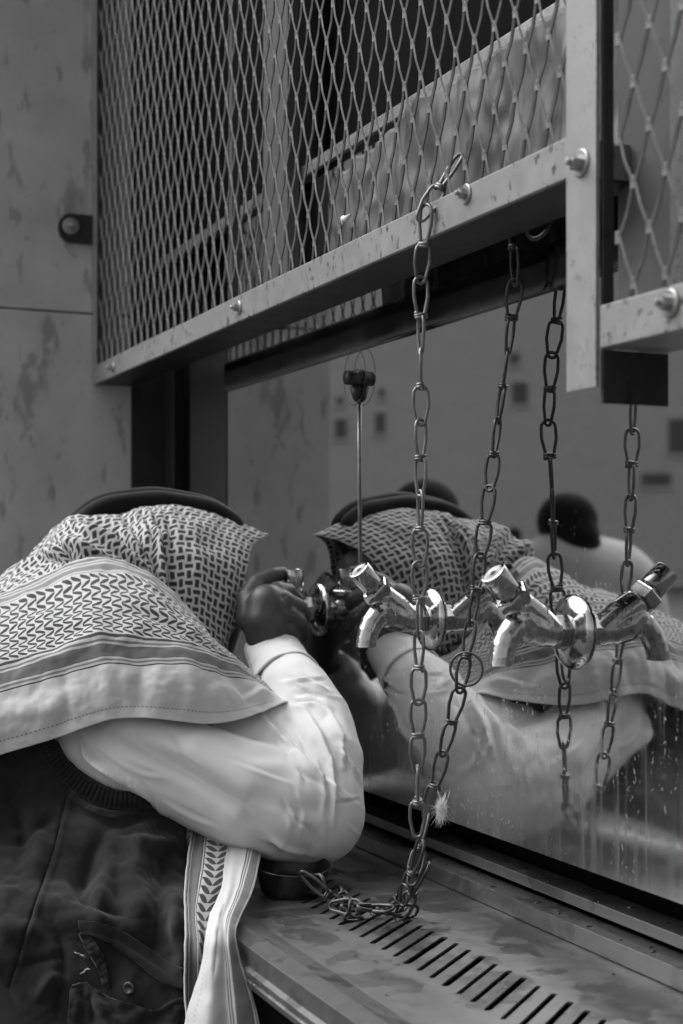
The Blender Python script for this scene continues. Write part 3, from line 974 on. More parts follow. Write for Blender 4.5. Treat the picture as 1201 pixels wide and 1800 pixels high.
for sx in (-1, 1):
    hp = hip + Vector((.085 * sx, 0, -.06))
    kn = Vector((hp.x + .02 * sx, -.48, .49)); an = Vector((hp.x + .025 * sx, -.56, .09))
    blob_chain(bm, [V4(hip, .11), V4(hp, .095), V4(hp.lerp(kn, .5), .075), V4(kn, .055), V4(kn.lerp(an, .35), .055), V4(an, .037), V4((an.x, an.y + .02, .045), .035), V4((an.x + .01 * sx, an.y + .15, .03), .028)])
# head: bowed to the tap, face towards +y and down
HC = Vector((HX, -.150, 1.308))
hrot = Matrix.Rotation(R(-38), 3, 'X')
def hp_(x, y, z): return HC + hrot @ Vector((x, y, z))     # local: y forward (face), z up to the crown
def ell(cx, r, n=3):
    g = bmesh.ops.create_icosphere(bm, subdivisions=n, radius=1, matrix=Matrix.Translation(hp_(*cx)) @ hrot.to_4x4() @ Matrix.Diagonal((*r, 1)))
ell((0, -.012, .018), (.068, .084, .070), 4)
ell((0, .020, -.045), (.056, .062, .065), 4)
ell((0, .052, -.090), (.032, .028, .022))
ell((0, .078, -.030), (.013, .020, .026)); ell((0, .088, -.042), (.017, .014, .011))
ell((0, .072, -.066), (.024, .012, .007)); ell((0, .070, -.076), (.022, .012, .006))
for sx in (-1, 1):
    ell((.030 * sx, .066, .002), (.018, .012, .010)); ell((.030 * sx, .068, .014), (.024, .011, .006))
    ell((.074 * sx, -.004, -.022), (.010, .018, .030)); ell((.042 * sx, .050, -.035), (.020, .018, .018))
blob_chain(bm, [V4(hp_(0, -.03, -.06), .055), V4((-1.685, -.245, 1.285), .056)])
# right hand closed on the tap
def hpt(px, py, d, r): return V4(P(px, py, d), r)
palm = [(480, 1148, 1.675, .025), (472, 1122, 1.672, .027), (466, 1092, 1.668, .026), (470, 1062, 1.672, .024)]
blob_chain(bm, [hpt(*p) for p in palm])
K = {'index': (488, 1040, 1.682), 'middle': (502, 1058, 1.672), 'ring': (506, 1082, 1.668), 'little': (502, 1106, 1.668)}
for k, v in K.items():
    blob_chain(bm, [hpt(474, 1118, 1.668, .019), hpt(482, v[1] * .55 + 1100 * .45, 1.666, .0165), hpt(*v, .0125)])
    blob_chain(bm, [hpt(462, 1090, 1.668, .022), hpt(*v, .0125)])
FN = {
    'index': [(488, 1040, 1.682, .0120), (508, 1040, 1.698, .0100), (522, 1054, 1.716, .0092), (520, 1072, 1.730, .0080)],
    'middle': [(502, 1058, 1.672, .0122), (524, 1066, 1.684, .0102), (533, 1084, 1.704, .0094), (524, 1098, 1.722, .0082)],
    'ring': [(506, 1082, 1.668, .0118), (526, 1094, 1.678, .0098), (532, 1114, 1.696, .0090), (522, 1124, 1.714, .0078)],
    'little': [(502, 1106, 1.668, .0105), (517, 1120, 1.676, .0086), (521, 1136, 1.692, .0078), (512, 1144, 1.706, .0068)],
    'thumb': [(446, 1088, 1.676, .0200), (436, 1055, 1.692, .0150), (452, 1026, 1.712, .0118), (478, 1012, 1.726, .0102), (497, 1008, 1.736, .0086)],
}
for k, pts in FN.items(): blob_chain(bm, [hpt(*p) for p in pts])
# left hand cupped under the face
lh = [(-1.80, -.085, 1.20, .024), (-1.775, -.075, 1.235, .026), (-1.755, -.070, 1.265, .024)]
blob_chain(bm, lh)
for i in range(4):
    bx, bz = -1.765 + i * .014, 1.280 - i * .004
    blob_chain(bm, [(-1.76, -.070, 1.262, .018), (bx, -.070, bz, .0115), (bx + .012, -.064 + .004 * i, bz + .026, .0095), (bx + .026, -.066, bz + .040, .0080)])
blob_chain(bm, [(-1.775, -.085, 1.235, .018), (-1.750, -.100, 1.248, .013), (-1.728, -.104, 1.262, .0095)])
body_me = remeshed('body', bm, .0024, 2, .4)
co, no = mesh_arrays(body_me)
# knuckle dimples and tendons on the back of the hand
co = apply_folds(co, no, [([(470, 1120), (486, 1048)], 4, .0012), ([(474, 1122), (500, 1064)], 4, .0013), ([(478, 1124), (504, 1086)], 4, .0012),
                          ([(496, 1046), (500, 1052)], 4, -.0018), ([(506, 1068), (508, 1074)], 4, -.0018), ([(508, 1094), (508, 1098)], 4, -.0016)])
body_me.vertices.foreach_set('co', co.astype(np.float32).ravel())
body = keep(mkobj('body', body_me, M['skin'], man, True))
# beard and brows
bm = bmesh.new()
for k in range(900):
    a = random.uniform(-1.9, 1.9); h = random.uniform(-.115, -.062)
    rr = .061 if abs(a) > .5 else .070
    p = hp_(rr * .9 * math.sin(a), .022 + rr * .85 * math.cos(a) * (1 if h > -.09 else .8), h)
    d = (hrot @ Vector((math.sin(a) * .5, .5, -1))).normalized() * random.uniform(.008, .018)
    tube(bm, [p, p + d], [.0011, .0003], 4, False)
keep(bmobj('beard', bm, M['hair'], man))

# ---- trousers and shoes
for sx in (-1, 1):
    hp = hip + Vector((.085 * sx, 0, -.06)); kn = Vector((hp.x + .02 * sx, -.48, .49)); an = Vector((hp.x + .025 * sx, -.56, .11))
    bm = bmesh.new(); blob_chain(bm, [V4(hip, .135), V4(hp, .118), V4(hp.lerp(kn, .5), .098), V4(kn, .080), V4(kn.lerp(an, .5), .075), V4(an, .070)])
    me = remeshed('trouser_leg', bm, .012, 3)
    keep(mkobj('trouser_leg', me, M['trousers'], man, True))
    bm = bmesh.new(); blob_chain(bm, [(an.x, -.58, .042, .040), (an.x + .005 * sx, -.50, .040, .042), (an.x + .012 * sx, -.39, .034, .034)])
    me = remeshed('shoe', bm, .008, 3)
    keep(mkobj('shoe', me, M['rib'], man, True))

# ---- dark vest: a closed tube of rows
vy = [1235, 1290, 1340, 1400, 1470, 1540, 1600, 1660, 1730, 1800, 1880, 1960]
vd = np.interp(vy, [1235, 1290, 1400, 1480, 1540, 1600, 1700, 1800, 1960], [1.53, 1.49, 1.455, 1.425, 1.385, 1.335, 1.31, 1.29, 1.26])
vx = [-175, -95, -15, 65, 145, 225, 285, 322]
ctrl = []
for y, d in zip(vy, vd):
    row = []
    for x in vx:
        u = (x - 160) / 330.
        row.append(P(x, y, d - .055 + .045 * ((x + 175) / 500) + .05 * max(0, (x - 240) / 90) ** 2 * (y < 1560) + .008 * max(0, (x - 240) / 90) ** 2))
    f, b = row[-1], row[0]
    row += [f + Vector((-.06, .004, 0)), f + Vector((-.18, -.005, 0)), f + Vector((-.33, -.04, 0)), b + Vector((-.46, -.02, 0)), b + Vector((-.34, -.13, 0)), b + Vector((-.12, -.11, 0)), b.copy()]
    ctrl.append(row)
G = surface(ctrl, 230, 420)
N = grid_normals(G)
flat = G.reshape(-1, 3); nf = N.reshape(-1, 3)
vest_folds = [
    ([(120, 1390), (95, 1500), (60, 1600), (20, 1720), (0, 1790)], 3.0, -.0028), ([(126, 1392), (101, 1502), (66, 1602), (26, 1722)], 4, .0016),
    ([(40, 1420), (70, 1490), (60, 1560)], 16, .006), ([(10, 1380), (45, 1460), (30, 1540)], 14, -.005),
    ([(150, 1460), (190, 1530), (170, 1600), (180, 1650)], 18, .007), ([(190, 1440), (160, 1520), (120, 1590)], 14, -.006),
    ([(250, 1450), (230, 1540), (245, 1620)], 20, .008), ([(290, 1480), (280, 1600), (270, 1700)], 16, -.007),
    ([(130, 1560), (170, 1600), (230, 1610)], 10, -.005), ([(0, 1620), (60, 1640), (110, 1700)], 16, .006), ([(20, 1700), (60, 1690), (120, 1680)], 9, -.004),
    ([(140, 1430), (215, 1450), (290, 1430)], 12, -.005), ([(180, 1470), (240, 1500), (310, 1480)], 12, .005), ([(90, 1440), (60, 1470), (0, 1480)], 10, -.004),
    ([(60, 1760), (90, 1720), (120, 1720)], 9, .005), ([(105, 1640), (112, 1700), (100, 1790)], 9, -.004), ([(300, 1560), (318, 1680), (312, 1790)], 9, .005),
]
flat = apply_folds(flat, nf, [(f_[0], f_[1], f_[2] * 1.7) for f_ in vest_folds])
rg = np.array([1 - 2.2 * abs(mnoise.noise(Vector((p[0] * 13, p[1] * 19 + p[2] * 6, p[2] * 11)))) for p in flat])
flat = flat + nf * (rg * .0026)[:, None]
rg = np.array([1 - 3 * abs(mnoise.noise(Vector((p[0] * 40, p[1] * 52 + p[2] * 20, p[2] * 38)))) for p in flat])
flat = flat + nf * (rg * .0005)[:, None]
flat = wobble(flat, nf, 14, .007, 3)
flat = wobble(flat, nf, 50, .0018, 8)
G = flat.reshape(G.shape)
uv = np.zeros(G.shape[:2] + (2,)); uv[..., 0] = np.linspace(0, 1.2, G.shape[1])[None, :]; uv[..., 1] = np.linspace(0, .5, G.shape[0])[:, None]
vest_me = grid_mesh('vest', G, uv)
vest = keep(solidify(mkobj('vest', vest_me, M['vest'], man, True), .003, 0))
bvh = BVHTree.FromPolygons([Vector(p) for p in G.reshape(-1, 3)], [tuple(p.vertices) for p in vest_me.polygons])
EYE = Vector((0, -D, ZC))
def hit(px, py, off=.003):
    d = Vector(ray(px, py)).normalized()
    p, n, i, dist = bvh.ray_cast(EYE, d)
    if p is None: return P(px, py, 1.35)
    return p - d * off
def patch(name, rows, mat, parent, offs=.004, nu=40, nv=16, thick=.0022, fold=None, wob=.0015, seed=0):
    """a piece of cloth laid over the vest: rows of pixels, each row with an offset"""
    C = [[hit(px, py, offs + (e[0] if e else 0)) for px, py, *e in row] for row in rows]
    Gp = surface(C, nv, nu)
    n = grid_normals(Gp)
    f = Gp.reshape(-1, 3); nn = n.reshape(-1, 3)
    if fold: f = apply_folds(f, nn, fold)
    f = wobble(f, nn, 60, wob, seed)
    Gp = f.reshape(Gp.shape)
    uv = np.zeros(Gp.shape[:2] + (2,))
    me = grid_mesh(name, Gp, uv)
    o = solidify(mkobj(name, me, mat, parent, True), thick, 0)
    keep_child(o)
    return o
def keep_child(o):
    """sub-part whose parent is a part kept at world coordinates"""
    o.matrix_parent_inverse = Matrix.Identity(4)
# ribbed armhole
rib_path = [(78, 1300), (92, 1330), (118, 1362), (150, 1388), (190, 1404), (232, 1408), (275, 1404)]
cp_ = catmull(np.array([[x, y, 0] for x, y in rib_path]), 120)
rows_in, rows_mid, rows_out = [], [], []
for i, (x, y, _) in enumerate(cp_):
    t = cp_[min(i + 1, 120)] - cp_[max(i - 1, 0)]; t /= np.linalg.norm(t)
    nx, ny = t[1], -t[0]
    k = .0018 * (1 if (i // 2) % 2 else -1)
    rows_in.append((x + nx * 17, y + ny * 17, .004 + k)); rows_mid.append((x, y, .006 + k)); rows_out.append((x - nx * 14, y - ny * 14, .001))
C = [[hit(px, py, .003 + e) for px, py, e in r] for r in (rows_in, rows_mid, rows_out)]
Gp = np.array([[list(p) for p in r] for r in C])
Gp = np.stack([catmull(Gp[:, j], 8) for j in range(Gp.shape[1])], axis=1)
o = solidify(mkobj('armhole_ribbing', grid_mesh('armhole_ribbing', Gp, np.zeros(Gp.shape[:2] + (2,))), M['rib'], vest, True), .002, 0); keep_child(o)
patch('gathered_seam', [[(128, 1392), (165, 1416), (205, 1425), (245, 1418)], [(122, 1402), (160, 1427), (203, 1437), (248, 1430)]], M['vest'], vest, .004, 60, 4, .002, None, .003, 4)
# torn pocket
patch('pocket_flap', [[(138, 1618), (170, 1621), (205, 1632), (245, 1655), (290, 1688), (322, 1702)], [(139, 1630), (172, 1634), (205, 1648), (243, 1672), (288, 1706), (323, 1722)], [(142, 1640), (174, 1648), (204, 1664), (240, 1692), (286, 1726), (322, 1740)]], M['vest'], vest, .006, 60, 14, .003,
      [([(140, 1638), (205, 1660), (322, 1738)], 4, .002)], .001, 2)
patch('torn_edge', [[(140, 1642), (152, 1668), (164, 1688), (176, 1712), (180, 1732)], [(150, 1642), (164, 1664), (178, 1686), (186, 1708), (186, 1734)], [(158, 1644), (172, 1664), (184, 1690), (190, 1716), (190, 1738)]], M['vest'], vest, .006, 60, 16, .003, None, .007, 5)
patch('pocket_bag', [[(126, 1732), (150, 1728), (172, 1742), (200, 1756), (232, 1766), (268, 1776), (300, 1764), (322, 1752)], [(122, 1760), (148, 1756), (172, 1770), (204, 1784), (238, 1790), (272, 1792), (302, 1784), (324, 1776)], [(118, 1830), (148, 1830), (176, 1830), (208, 1832), (240, 1832), (274, 1834), (304, 1834), (326, 1834)]], M['vest'], vest, .008, 90, 40, .003,
      [([(130, 1735), (140, 1790)], 6, .004), ([(150, 1732), (180, 1780), (190, 1810)], 7, .005), ([(178, 1750), (215, 1790)], 6, -.004), ([(270, 1780), (320, 1756)], 5, .004), ([(160, 1740), (165, 1800)], 5, -.004)], .004, 9)
bp = hit(227, 1737, .003); bn = Vector((.75, -.62, .1)).normalized()
bm = bmesh.new()
lathe(bm, [(0, 0), (.0058, 0), (.0062, .0012), (.0056, .0024), (.0035, .0026), (.0030, .0018), (0, .0018)], Matrix.Translation(bp) @ bn.to_track_quat('Z', 'Y').to_matrix().to_4x4(), 28)
o = bmobj('snap_button', bm, M['chain'], vest, True); keep_child(o)
for k in range(2):
    x, y = (150, 158)[k], (1682, 1704)[k]
    a = random.uniform(0, 6.28); pts = []
    for i in range(6):
        pts.append(hit(x, y, .009 + .003 * math.sin(i * 2 + k)))
        a += random.uniform(-.9, .9); x += 4.2 * math.cos(a); y += 4.2 * math.sin(a)
    bm = bmesh.new(); tube(bm, pts, [.0008, .0009, .0009, .0008, .0006, .0003], 6)
    o = bmobj('loose_thread', bm, M['oldthread'], vest, True); keep_child(o)

# ---- white sleeve
bm = bmesh.new()
arm = [(140, 1300, 1.500, .050), (230, 1318, 1.470, .052), (330, 1354, 1.465, .0505), (430, 1396, 1.468, .0575), (500, 1416, 1.475, .0590), (550, 1424, 1.485, .0560)]
fore = [(550, 1424, 1.485, .0560), (556, 1345, 1.515, .0515), (542, 1275, 1.565, .0475), (518, 1220, 1.605, .0420), (503, 1190, 1.636, .0350)]
blob_chain(bm, [hpt(*p) for p in arm]); blob_chain(bm, [hpt(*p) for p in fore])
blob_chain(bm, [hpt(420, 1330, 1.52, .045), hpt(500, 1300, 1.545, .045)])
sl_me = remeshed('sleeve', bm, .0022, 40, .5)
co, no = mesh_arrays(sl_me)
folds = [
    ([(205, 1285), (290, 1335), (350, 1370), (428, 1419), (481, 1477), (500, 1494)], 15, -.013), ([(170, 1325), (250, 1385), (340, 1440), (420, 1478)], 20, .005),
    ([(150, 1304), (162, 1325), (200, 1350), (230, 1372)], 6, .008, 's'), ([(240, 1270), (300, 1300), (380, 1350), (450, 1400)], 22, .004),
    ([(466, 1258), (505, 1300), (545, 1345), (596, 1392)], 5, .0055, 's'), ([(500, 1252), (530, 1300), (545, 1345)], 7, -.005),
    ([(512, 1236), (552, 1238), (580, 1258), (600, 1300), (606, 1345)], 6, .007, 's'), ([(540, 1250), (566, 1290), (584, 1340), (592, 1405), (590, 1450)], 5, .005, 's'),
    ([(590, 1268), (612, 1320), (628, 1385)], 5, .004, 's'), ([(470, 1484), (500, 1500), (540, 1506)], 6, -.006, 's'),
    ([(592, 1407), (630, 1404)], 2.5, -.0030, 's'), ([(500, 1196), (535, 1196), (578, 1216)], 5, .005, 's'), ([(508, 1222), (540, 1214), (575, 1226)], 5, -.004),
    ([(380, 1290), (440, 1322), (500, 1335)], 12, -.004), ([(430, 1392), (500, 1420), (560, 1428), (600, 1420)], 18, -.003), ([(540, 1450), (560, 1490)], 9, -.004),
    ([(300, 1290), (330, 1330), (350, 1345)], 8, -.003), ([(560, 1340), (575, 1400), (570, 1440)], 4, .0025, 's'),
]
co = apply_folds(co, no, [(q_[0], q_[1] * (.8 if len(q_) > 3 else 1), q_[2] * (1.5 if len(q_) > 3 else 1), *q_[3:]) for q_ in folds])
co = wobble(co, no, 11, .0030, 11)
# fine creases running round the bent arm
fine = []
rnd = random.Random(5)
for k in range(34):
    if k < 20:
        x, y, a, l = rnd.uniform(495, 615), rnd.uniform(1225, 1470), rnd.uniform(.7, 1.5), rnd.uniform(30, 80)
    elif k < 28:
        x, y, a, l = rnd.uniform(170, 420), rnd.uniform(1290, 1430), rnd.uniform(.3, .75), rnd.uniform(50, 120)
    else:
        x, y, a, l = rnd.uniform(480, 560), rnd.uniform(1170, 1230), rnd.uniform(-.3, .5), rnd.uniform(25, 60)
    cv_ = rnd.uniform(-.4, .4)
    fine.append(([(x + l * t * math.cos(a + cv_ * t), y + l * t * math.sin(a + cv_ * t)) for t in (0, .33, .66, 1)], rnd.uniform(2.4, 4.0), rnd.uniform(.0012, .0028) * rnd.choice((-1, 1)), 's'))
sl_me.vertices.foreach_set('co', co.astype(np.float32).ravel()); sl_me.update()
co, no = mesh_arrays(sl_me)
co = apply_folds(co, no, fine)
# cut the sleeve open at the cuff
sl_me.vertices.foreach_set('co', co.astype(np.float32).ravel())
sl_me.update()
sleeve = keep(mkobj('shirt_sleeve', sl_me, M['sleeve'], man, True))
# cuff
def ring_tube(name, stations, mat, parent, seg=56, thick=.0022, wob=.0012):
    rows = []
    pts = [Vector(p[:3]) for p in stations]
    prev = None
    for i, p in enumerate(pts):
        t = (pts[min(i + 1, len(pts) - 1)] - pts[max(i - 1, 0)]).normalized()
        nn = frame_at(t)[0] if prev is None else (prev - t * prev.dot(t)).normalized()
        prev = nn; b = t.cross(nn)
        rows.append([p + (nn * math.cos(a) * stations[i][3] + b * math.sin(a) * stations[i][3] * stations[i][4]) for a in [2 * math.pi * k / seg for k in range(seg + 1)]])
    Gc = surface(rows, 24, seg)
    n = grid_normals(Gc); f = wobble(Gc.reshape(-1, 3), n.reshape(-1, 3), 50, wob, 2)
    me = grid_mesh(name, f.reshape(Gc.shape), np.zeros(Gc.shape[:2] + (2,)))
    return solidify(mkobj(name, me, mat, parent, True), thick, 0)
w0, w1, w2, w3 = P(477, 1136, 1.682), P(487, 1160, 1.664), P(497, 1180, 1.645), P(505, 1196, 1.630)
o = ring_tube('cuff', [(*w0, .0325, .92), (*w1, .0330, .95), (*w2, .0355, .97), (*w3, .0385, 1.0)], M['sleeve'], sleeve); keep_child(o)
# far sleeve
bm = bmesh.new()
blob_chain(bm, [V4(lsh, .07), V4(lsh.lerp(lelb, .5), .066), V4(lelb, .062), V4(lelb.lerp(lwr, .5), .050), V4(lelb.lerp(lwr, .88), .036)])
me = remeshed('shirt_sleeve', bm, .006, 8)
co, no = mesh_arrays(me); co = wobble(co, no, 16, .008, 4); me.vertices.foreach_set('co', co.astype(np.float32).ravel())
keep(mkobj('shirt_sleeve', me, M['sleeve'], man, True))

# ---- keffiyeh: hood over the head and back
M['net'] = keffiyeh_net()
cols = [
    [(-15, 1032), (-12, 1045), (0, 1075), (10, 1110), (20, 1160)],
    [(35, 994), (38, 1008), (48, 1040), (58, 1080), (70, 1130)],
    [(78, 972), (82, 985), (94, 1015), (105, 1055), (120, 1110)],
    [(95, 940), (102, 955), (115, 990), (130, 1035), (150, 1090)],
    [(120, 908), (135, 925), (152, 962), (172, 1012), (195, 1075)],
    [(165, 906), (175, 924), (190, 962), (205, 1015), (225, 1080)],
    [(215, 905), (214, 924), (218, 965), (230, 1022), (250, 1092)],
    [(262, 894), (258, 914), (256, 962), (268, 1036), (290, 1115)],
    [(310, 888), (304, 912), (300, 968), (312, 1050), (335, 1140)],
    [(360, 897), (352, 921), (344, 978), (348, 1064), (365, 1156)],
    [(412, 916), (400, 938), (390, 986), (386, 1070), (388, 1160)],
    [(470, 941), (447, 954), (437, 990), (424, 1050), (398, 1158)],
]
XR = [[HX, -1.655, -1.610, -1.585, -1.565]] * 3 + [[HX, -1.655, -1.612, -1.590, -1.572]] * 4 + [[HX, -1.652, -1.606, -1.588, -1.575]] * 3 + [[HX, -1.655, -1.612, -1.595, -1.582], [HX, -1.660, -1.628, -1.612, -1.598]]
ctrl = []
def hood_col(near):
    far = [Vector((2 * HX - p.x, p.y, p.z)) for p in near[1:]][::-1]
    return far + near
def world_col(Y, zs, xs): return [Vector((x, Y - .02 * i, z)) for i, (x, z) in enumerate(zip(xs, zs))]
ctrl.append(hood_col(world_col(-.68, [1.10, 1.095, 1.07, 1.02, .95], [HX, -1.62, -1.54, -1.47, -1.44])))
ctrl.append(hood_col(world_col(-.58, [1.20, 1.195, 1.17, 1.12, 1.05], [HX, -1.62, -1.55, -1.48, -1.45])))
ctrl.append(hood_col(world_col(-.47, [1.275, 1.27, 1.25, 1.21, 1.15], [HX, -1.63, -1.56, -1.51, -1.48])))
for colp, xr in zip(cols, XR): ctrl.append(hood_col([onX(px, py, x) for (px, py), x in zip(colp, xr)]))
G = surface(ctrl, 210, 150)
n = grid_normals(G); f = G.reshape(-1, 3); nf = n.reshape(-1, 3)
hood_folds = [
    ([(120, 918), (190, 950), (240, 985), (262, 1010)], 7, .008), ([(150, 912), (205, 935), (255, 980), (275, 1015)], 6, -.006),
    ([(60, 985), (130, 960), (200, 985)], 9, .006), ([(215, 905), (240, 940), (275, 990), (290, 1050)], 7, -.006), ([(262, 900), (282, 950), (292, 1010), (296, 1060)], 5, .006, 's'),
    ([(285, 893), (300, 930), (305, 1000)], 8, -.003), ([(90, 945), (130, 985), (150, 1000)], 7, -.005), ([(330, 900), (345, 960), (350, 1060)], 14, .002),
    ([(235, 900), (255, 930), (262, 950)], 5, .004), ([(30, 1005), (90, 985), (150, 990)], 6, -.004),
]
f = apply_folds(f, nf, [(q_[0], q_[1] * .85, q_[2] * 1.7, *q_[3:]) for q_ in hood_folds]); f = wobble(f, nf, 13, .005, 21); f = wobble(f, nf, 42, .0022, 2); f = wobble(f, nf, 110, .0006, 4)
G = f.reshape(G.shape)
du = np.linalg.norm(np.diff(G, axis=0), axis=2); dv = np.linalg.norm(np.diff(G, axis=1), axis=2)
cu = np.vstack([np.zeros((1, G.shape[1])), np.cumsum(du, axis=0)]); cu = cu - cu[-1:, :]
cv = np.hstack([np.zeros((G.shape[0], 1)), np.cumsum(dv, axis=1)])
mid = G.shape[1] // 2
uv = np.stack([cu * .5 + cu.mean(axis=1, keepdims=True) * .5, cv - cv[:, mid:mid + 1]], axis=2)
hood = keep(solidify(mkobj('headscarf_hood', grid_mesh('headscarf_hood', G, uv), M['net'], man, True), .0016, 0))
# black double cord
bm = bmesh.new()
AC = onX(278, 934, HX - .010)
an_ = Vector((-.96, .10, -.26)).normalized()
e1 = Vector((.10, .99, 0)); e1 = (e1 - an_ * e1.dot(an_)).normalized(); e2 = an_.cross(e1)
if e2.z < 0: e2 = -e2
def agal_ring(off, rr, a, b, lift):
    tube(bm, [AC + an_ * off + e1 * (a * math.cos(t) * (1 + .02 * math.sin(3 * t))) + e2 * (b * math.sin(t) * (1 + .03 * math.cos(2 * t + 1))) + Vector((0, 0, lift)) for t in [2 * math.pi * k / 90 for k in range(90)]], [rr * (1 + .05 * math.sin(t * 9)) for t in [2 * math.pi * k / 90 for k in range(90)]], 12, cyclic=True)
agal_ring(.010, .0120, .1000, .0480, .001)
agal_ring(-.008, .0125, .0960, .0400, -.002)
ag_me = bpy.data.meshes.new('head_cord'); bmesh.ops.recalc_face_normals(bm, faces=bm.faces); bm.to_mesh(ag_me); bm.free()
keep(mkobj('head_cord', ag_me, M['agal'], man, True))

# ---- keffiyeh: the fold drawn over the shoulder
def T(t): return t / 4.
stops = [(0, .5), (T(.03), .18), (T(.07), .5), (T(.10), .26), (T(.13), .5), (T(.17), .22), (T(.26), .5), (T(.285), .28), (T(.31), WHITE * .92),
         (T(2.00), .07), (T(2.05), .5), (T(2.11), .17), (T(2.16), .5), (T(2.21), .16), (T(2.46), .09), (T(2.475), .5), (T(2.52), .20), (T(2.57), .5), (T(2.62), .07), (T(2.655), .60), (T(3.74), .66)]
M['drape'] = keffiyeh_border('keffiyeh_border', stops, None, 13, .0100, T(.33), T(1.97), T(3.70))
dc = [
    [(-330, 1150, 1.55), (-330, 1200, 1.44), (-330, 1260, 1.36), (-330, 1330, 1.33), (-330, 1420, 1.33)],
    [(-170, 1082, 1.57), (-170, 1145, 1.46), (-165, 1205, 1.39), (-165, 1280, 1.36), (-160, 1372, 1.355)],
    [(-80, 1058, 1.58), (-80, 1125, 1.48), (-78, 1182, 1.42), (-76, 1266, 1.39), (-74, 1350, 1.385)],
    [(0, 1042, 1.595), (0, 1112, 1.485), (0, 1170, 1.435), (0, 1246, 1.41), (0, 1327, 1.405)],
    [(50, 1022, 1.60), (50, 1096, 1.49), (52, 1155, 1.437), (56, 1232, 1.412), (60, 1309, 1.407)],
    [(95, 1003, 1.61), (95, 1080, 1.492), (98, 1140, 1.438), (104, 1216, 1.413), (112, 1293, 1.41)],
    [(140, 988, 1.61), (145, 1064, 1.495), (148, 1126, 1.44), (152, 1204, 1.415), (158, 1276, 1.41)],
    [(180, 983, 1.61), (190, 1058, 1.50), (192, 1119, 1.445), (196, 1196, 1.418), (200, 1264, 1.413)],
    [(222, 988, 1.605), (240, 1060, 1.505), (245, 1120, 1.45), (248, 1194, 1.422), (250, 1262, 1.416)],
    [(262, 1006, 1.60), (292, 1075, 1.512), (302, 1124, 1.463), (308, 1196, 1.433), (308, 1267, 1.425)],
    [(303, 1042, 1.60), (342, 1100, 1.525), (357, 1136, 1.485), (366, 1204, 1.452), (367, 1272, 1.442)],
    [(345, 1084, 1.60), (384, 1130, 1.545), (403, 1158, 1.515), (416, 1210, 1.485), (422, 1264, 1.470)],
    [(384, 1126, 1.605), (420, 1160, 1.565), (440, 1184, 1.543), (458, 1212, 1.522), (474, 1245, 1.508)],
    [(412, 1154, 1.61), (444, 1184, 1.58), (462, 1204, 1.560), (484, 1216, 1.545), (502, 1232, 1.525)],
    [(430, 1172, 1.63), (460, 1198, 1.61), (480, 1212, 1.59), (500, 1222, 1.57), (514, 1238, 1.550)],
]
ctrl = [[P(*q) for q in colp] for colp in dc]
G = surface(ctrl, 260, 130)
n = grid_normals(G); f = G.reshape(-1, 3); nf = n.reshape(-1, 3)
dfold = [
    ([(0, 1180), (60, 1160), (100, 1160), (160, 1122), (260, 1120)], 16, .004), ([(0, 1260), (50, 1250), (100, 1245), (150, 1200)], 18, .004),
    ([(215, 1120), (250, 1180), (245, 1255)], 16, -.005), ([(100, 1150), (120, 1220), (110, 1285)], 14, -.004), ([(160, 1090), (190, 1180), (190, 1260)], 18, .004),
    ([(225, 1058), (300, 1090), (350, 1120), (390, 1150)], 5, -.005, 's'), ([(240, 1040), (310, 1075), (370, 1125)], 7, .005), ([(300, 1130), (340, 1200), (340, 1265)], 16, .004),
    ([(380, 1170), (430, 1215), (440, 1250)], 10, -.004), ([(290, 1010), (330, 1060), (385, 1125)], 5, .004), ([(30, 1090), (80, 1060), (150, 1040)], 10, -.003), ([(20, 1120), (90, 1100), (200, 1080)], 12, .003),
    ([(420, 1235), (460, 1215), (500, 1222)], 6, .003),
]
f = apply_folds(f, nf, dfold); f = wobble(f, nf, 14, .0040, 31); f = wobble(f, nf, 42, .0016, 5); f = wobble(f, nf, 110, .0005, 6)
G = f.reshape(G.shape)
du = np.linalg.norm(np.diff(G, axis=0), axis=2).mean(axis=1)
cu = np.concatenate([[0], np.cumsum(du)])
uv = np.zeros(G.shape[:2] + (2,)); uv[..., 0] = cu[:, None]; uv[..., 1] = np.linspace(0, 1, G.shape[1])[None, :]
keep(solidify(mkobj('shoulder_drape', grid_mesh('shoulder_drape', G, uv), M['drape'], man, True), .0018, 0))

# ---- keffiyeh: the tail that hangs over the lip of the tray
tst = [(0, .5), (.05, .10), (.10, .5), (.15, .14), (.42, .08), (.45, .5), (.47, .12), (.50, WHITE)]
M['tail_net'] = keffiyeh_border('keffiyeh_tail_net', tst, None, 2.2, .0165, .50, 1.01)
tst2 = [(0, WHITE), (.18, .60), (.60, .08), (.635, .5), (.665, .16), (.70, .5), (.74, .16), (.93, .08), (.945, .5), (.965, .14), (.98, .5)]
M['tail_edge'] = keffiyeh_border('keffiyeh_tail_edge', tst2, None, 1, .01, 2, 3, .10)
def strip(name, rows, mat, parent, nu=120, nv=60, folds=(), tv=None):
    C = [[P(*q) for q in r] for r in rows]
    Gs = surface(C, nu, nv)
    n = grid_normals(Gs); f = apply_folds(Gs.reshape(-1, 3), n.reshape(-1, 3), folds) if folds else Gs.reshape(-1, 3)
    f = wobble(f, n.reshape(-1, 3), 30, .0015, 7)
    Gs = f.reshape(Gs.shape)
    cu = np.concatenate([[0], np.cumsum(np.linalg.norm(np.diff(Gs, axis=0), axis=2).mean(axis=1))])
    uv = np.zeros(Gs.shape[:2] + (2,)); uv[..., 0] = cu[:, None]; uv[..., 1] = np.linspace(0, 1, Gs.shape[1])[None, :]
    return solidify(mkobj(name, grid_mesh(name, Gs, uv), mat, parent, True), .0016, 0)
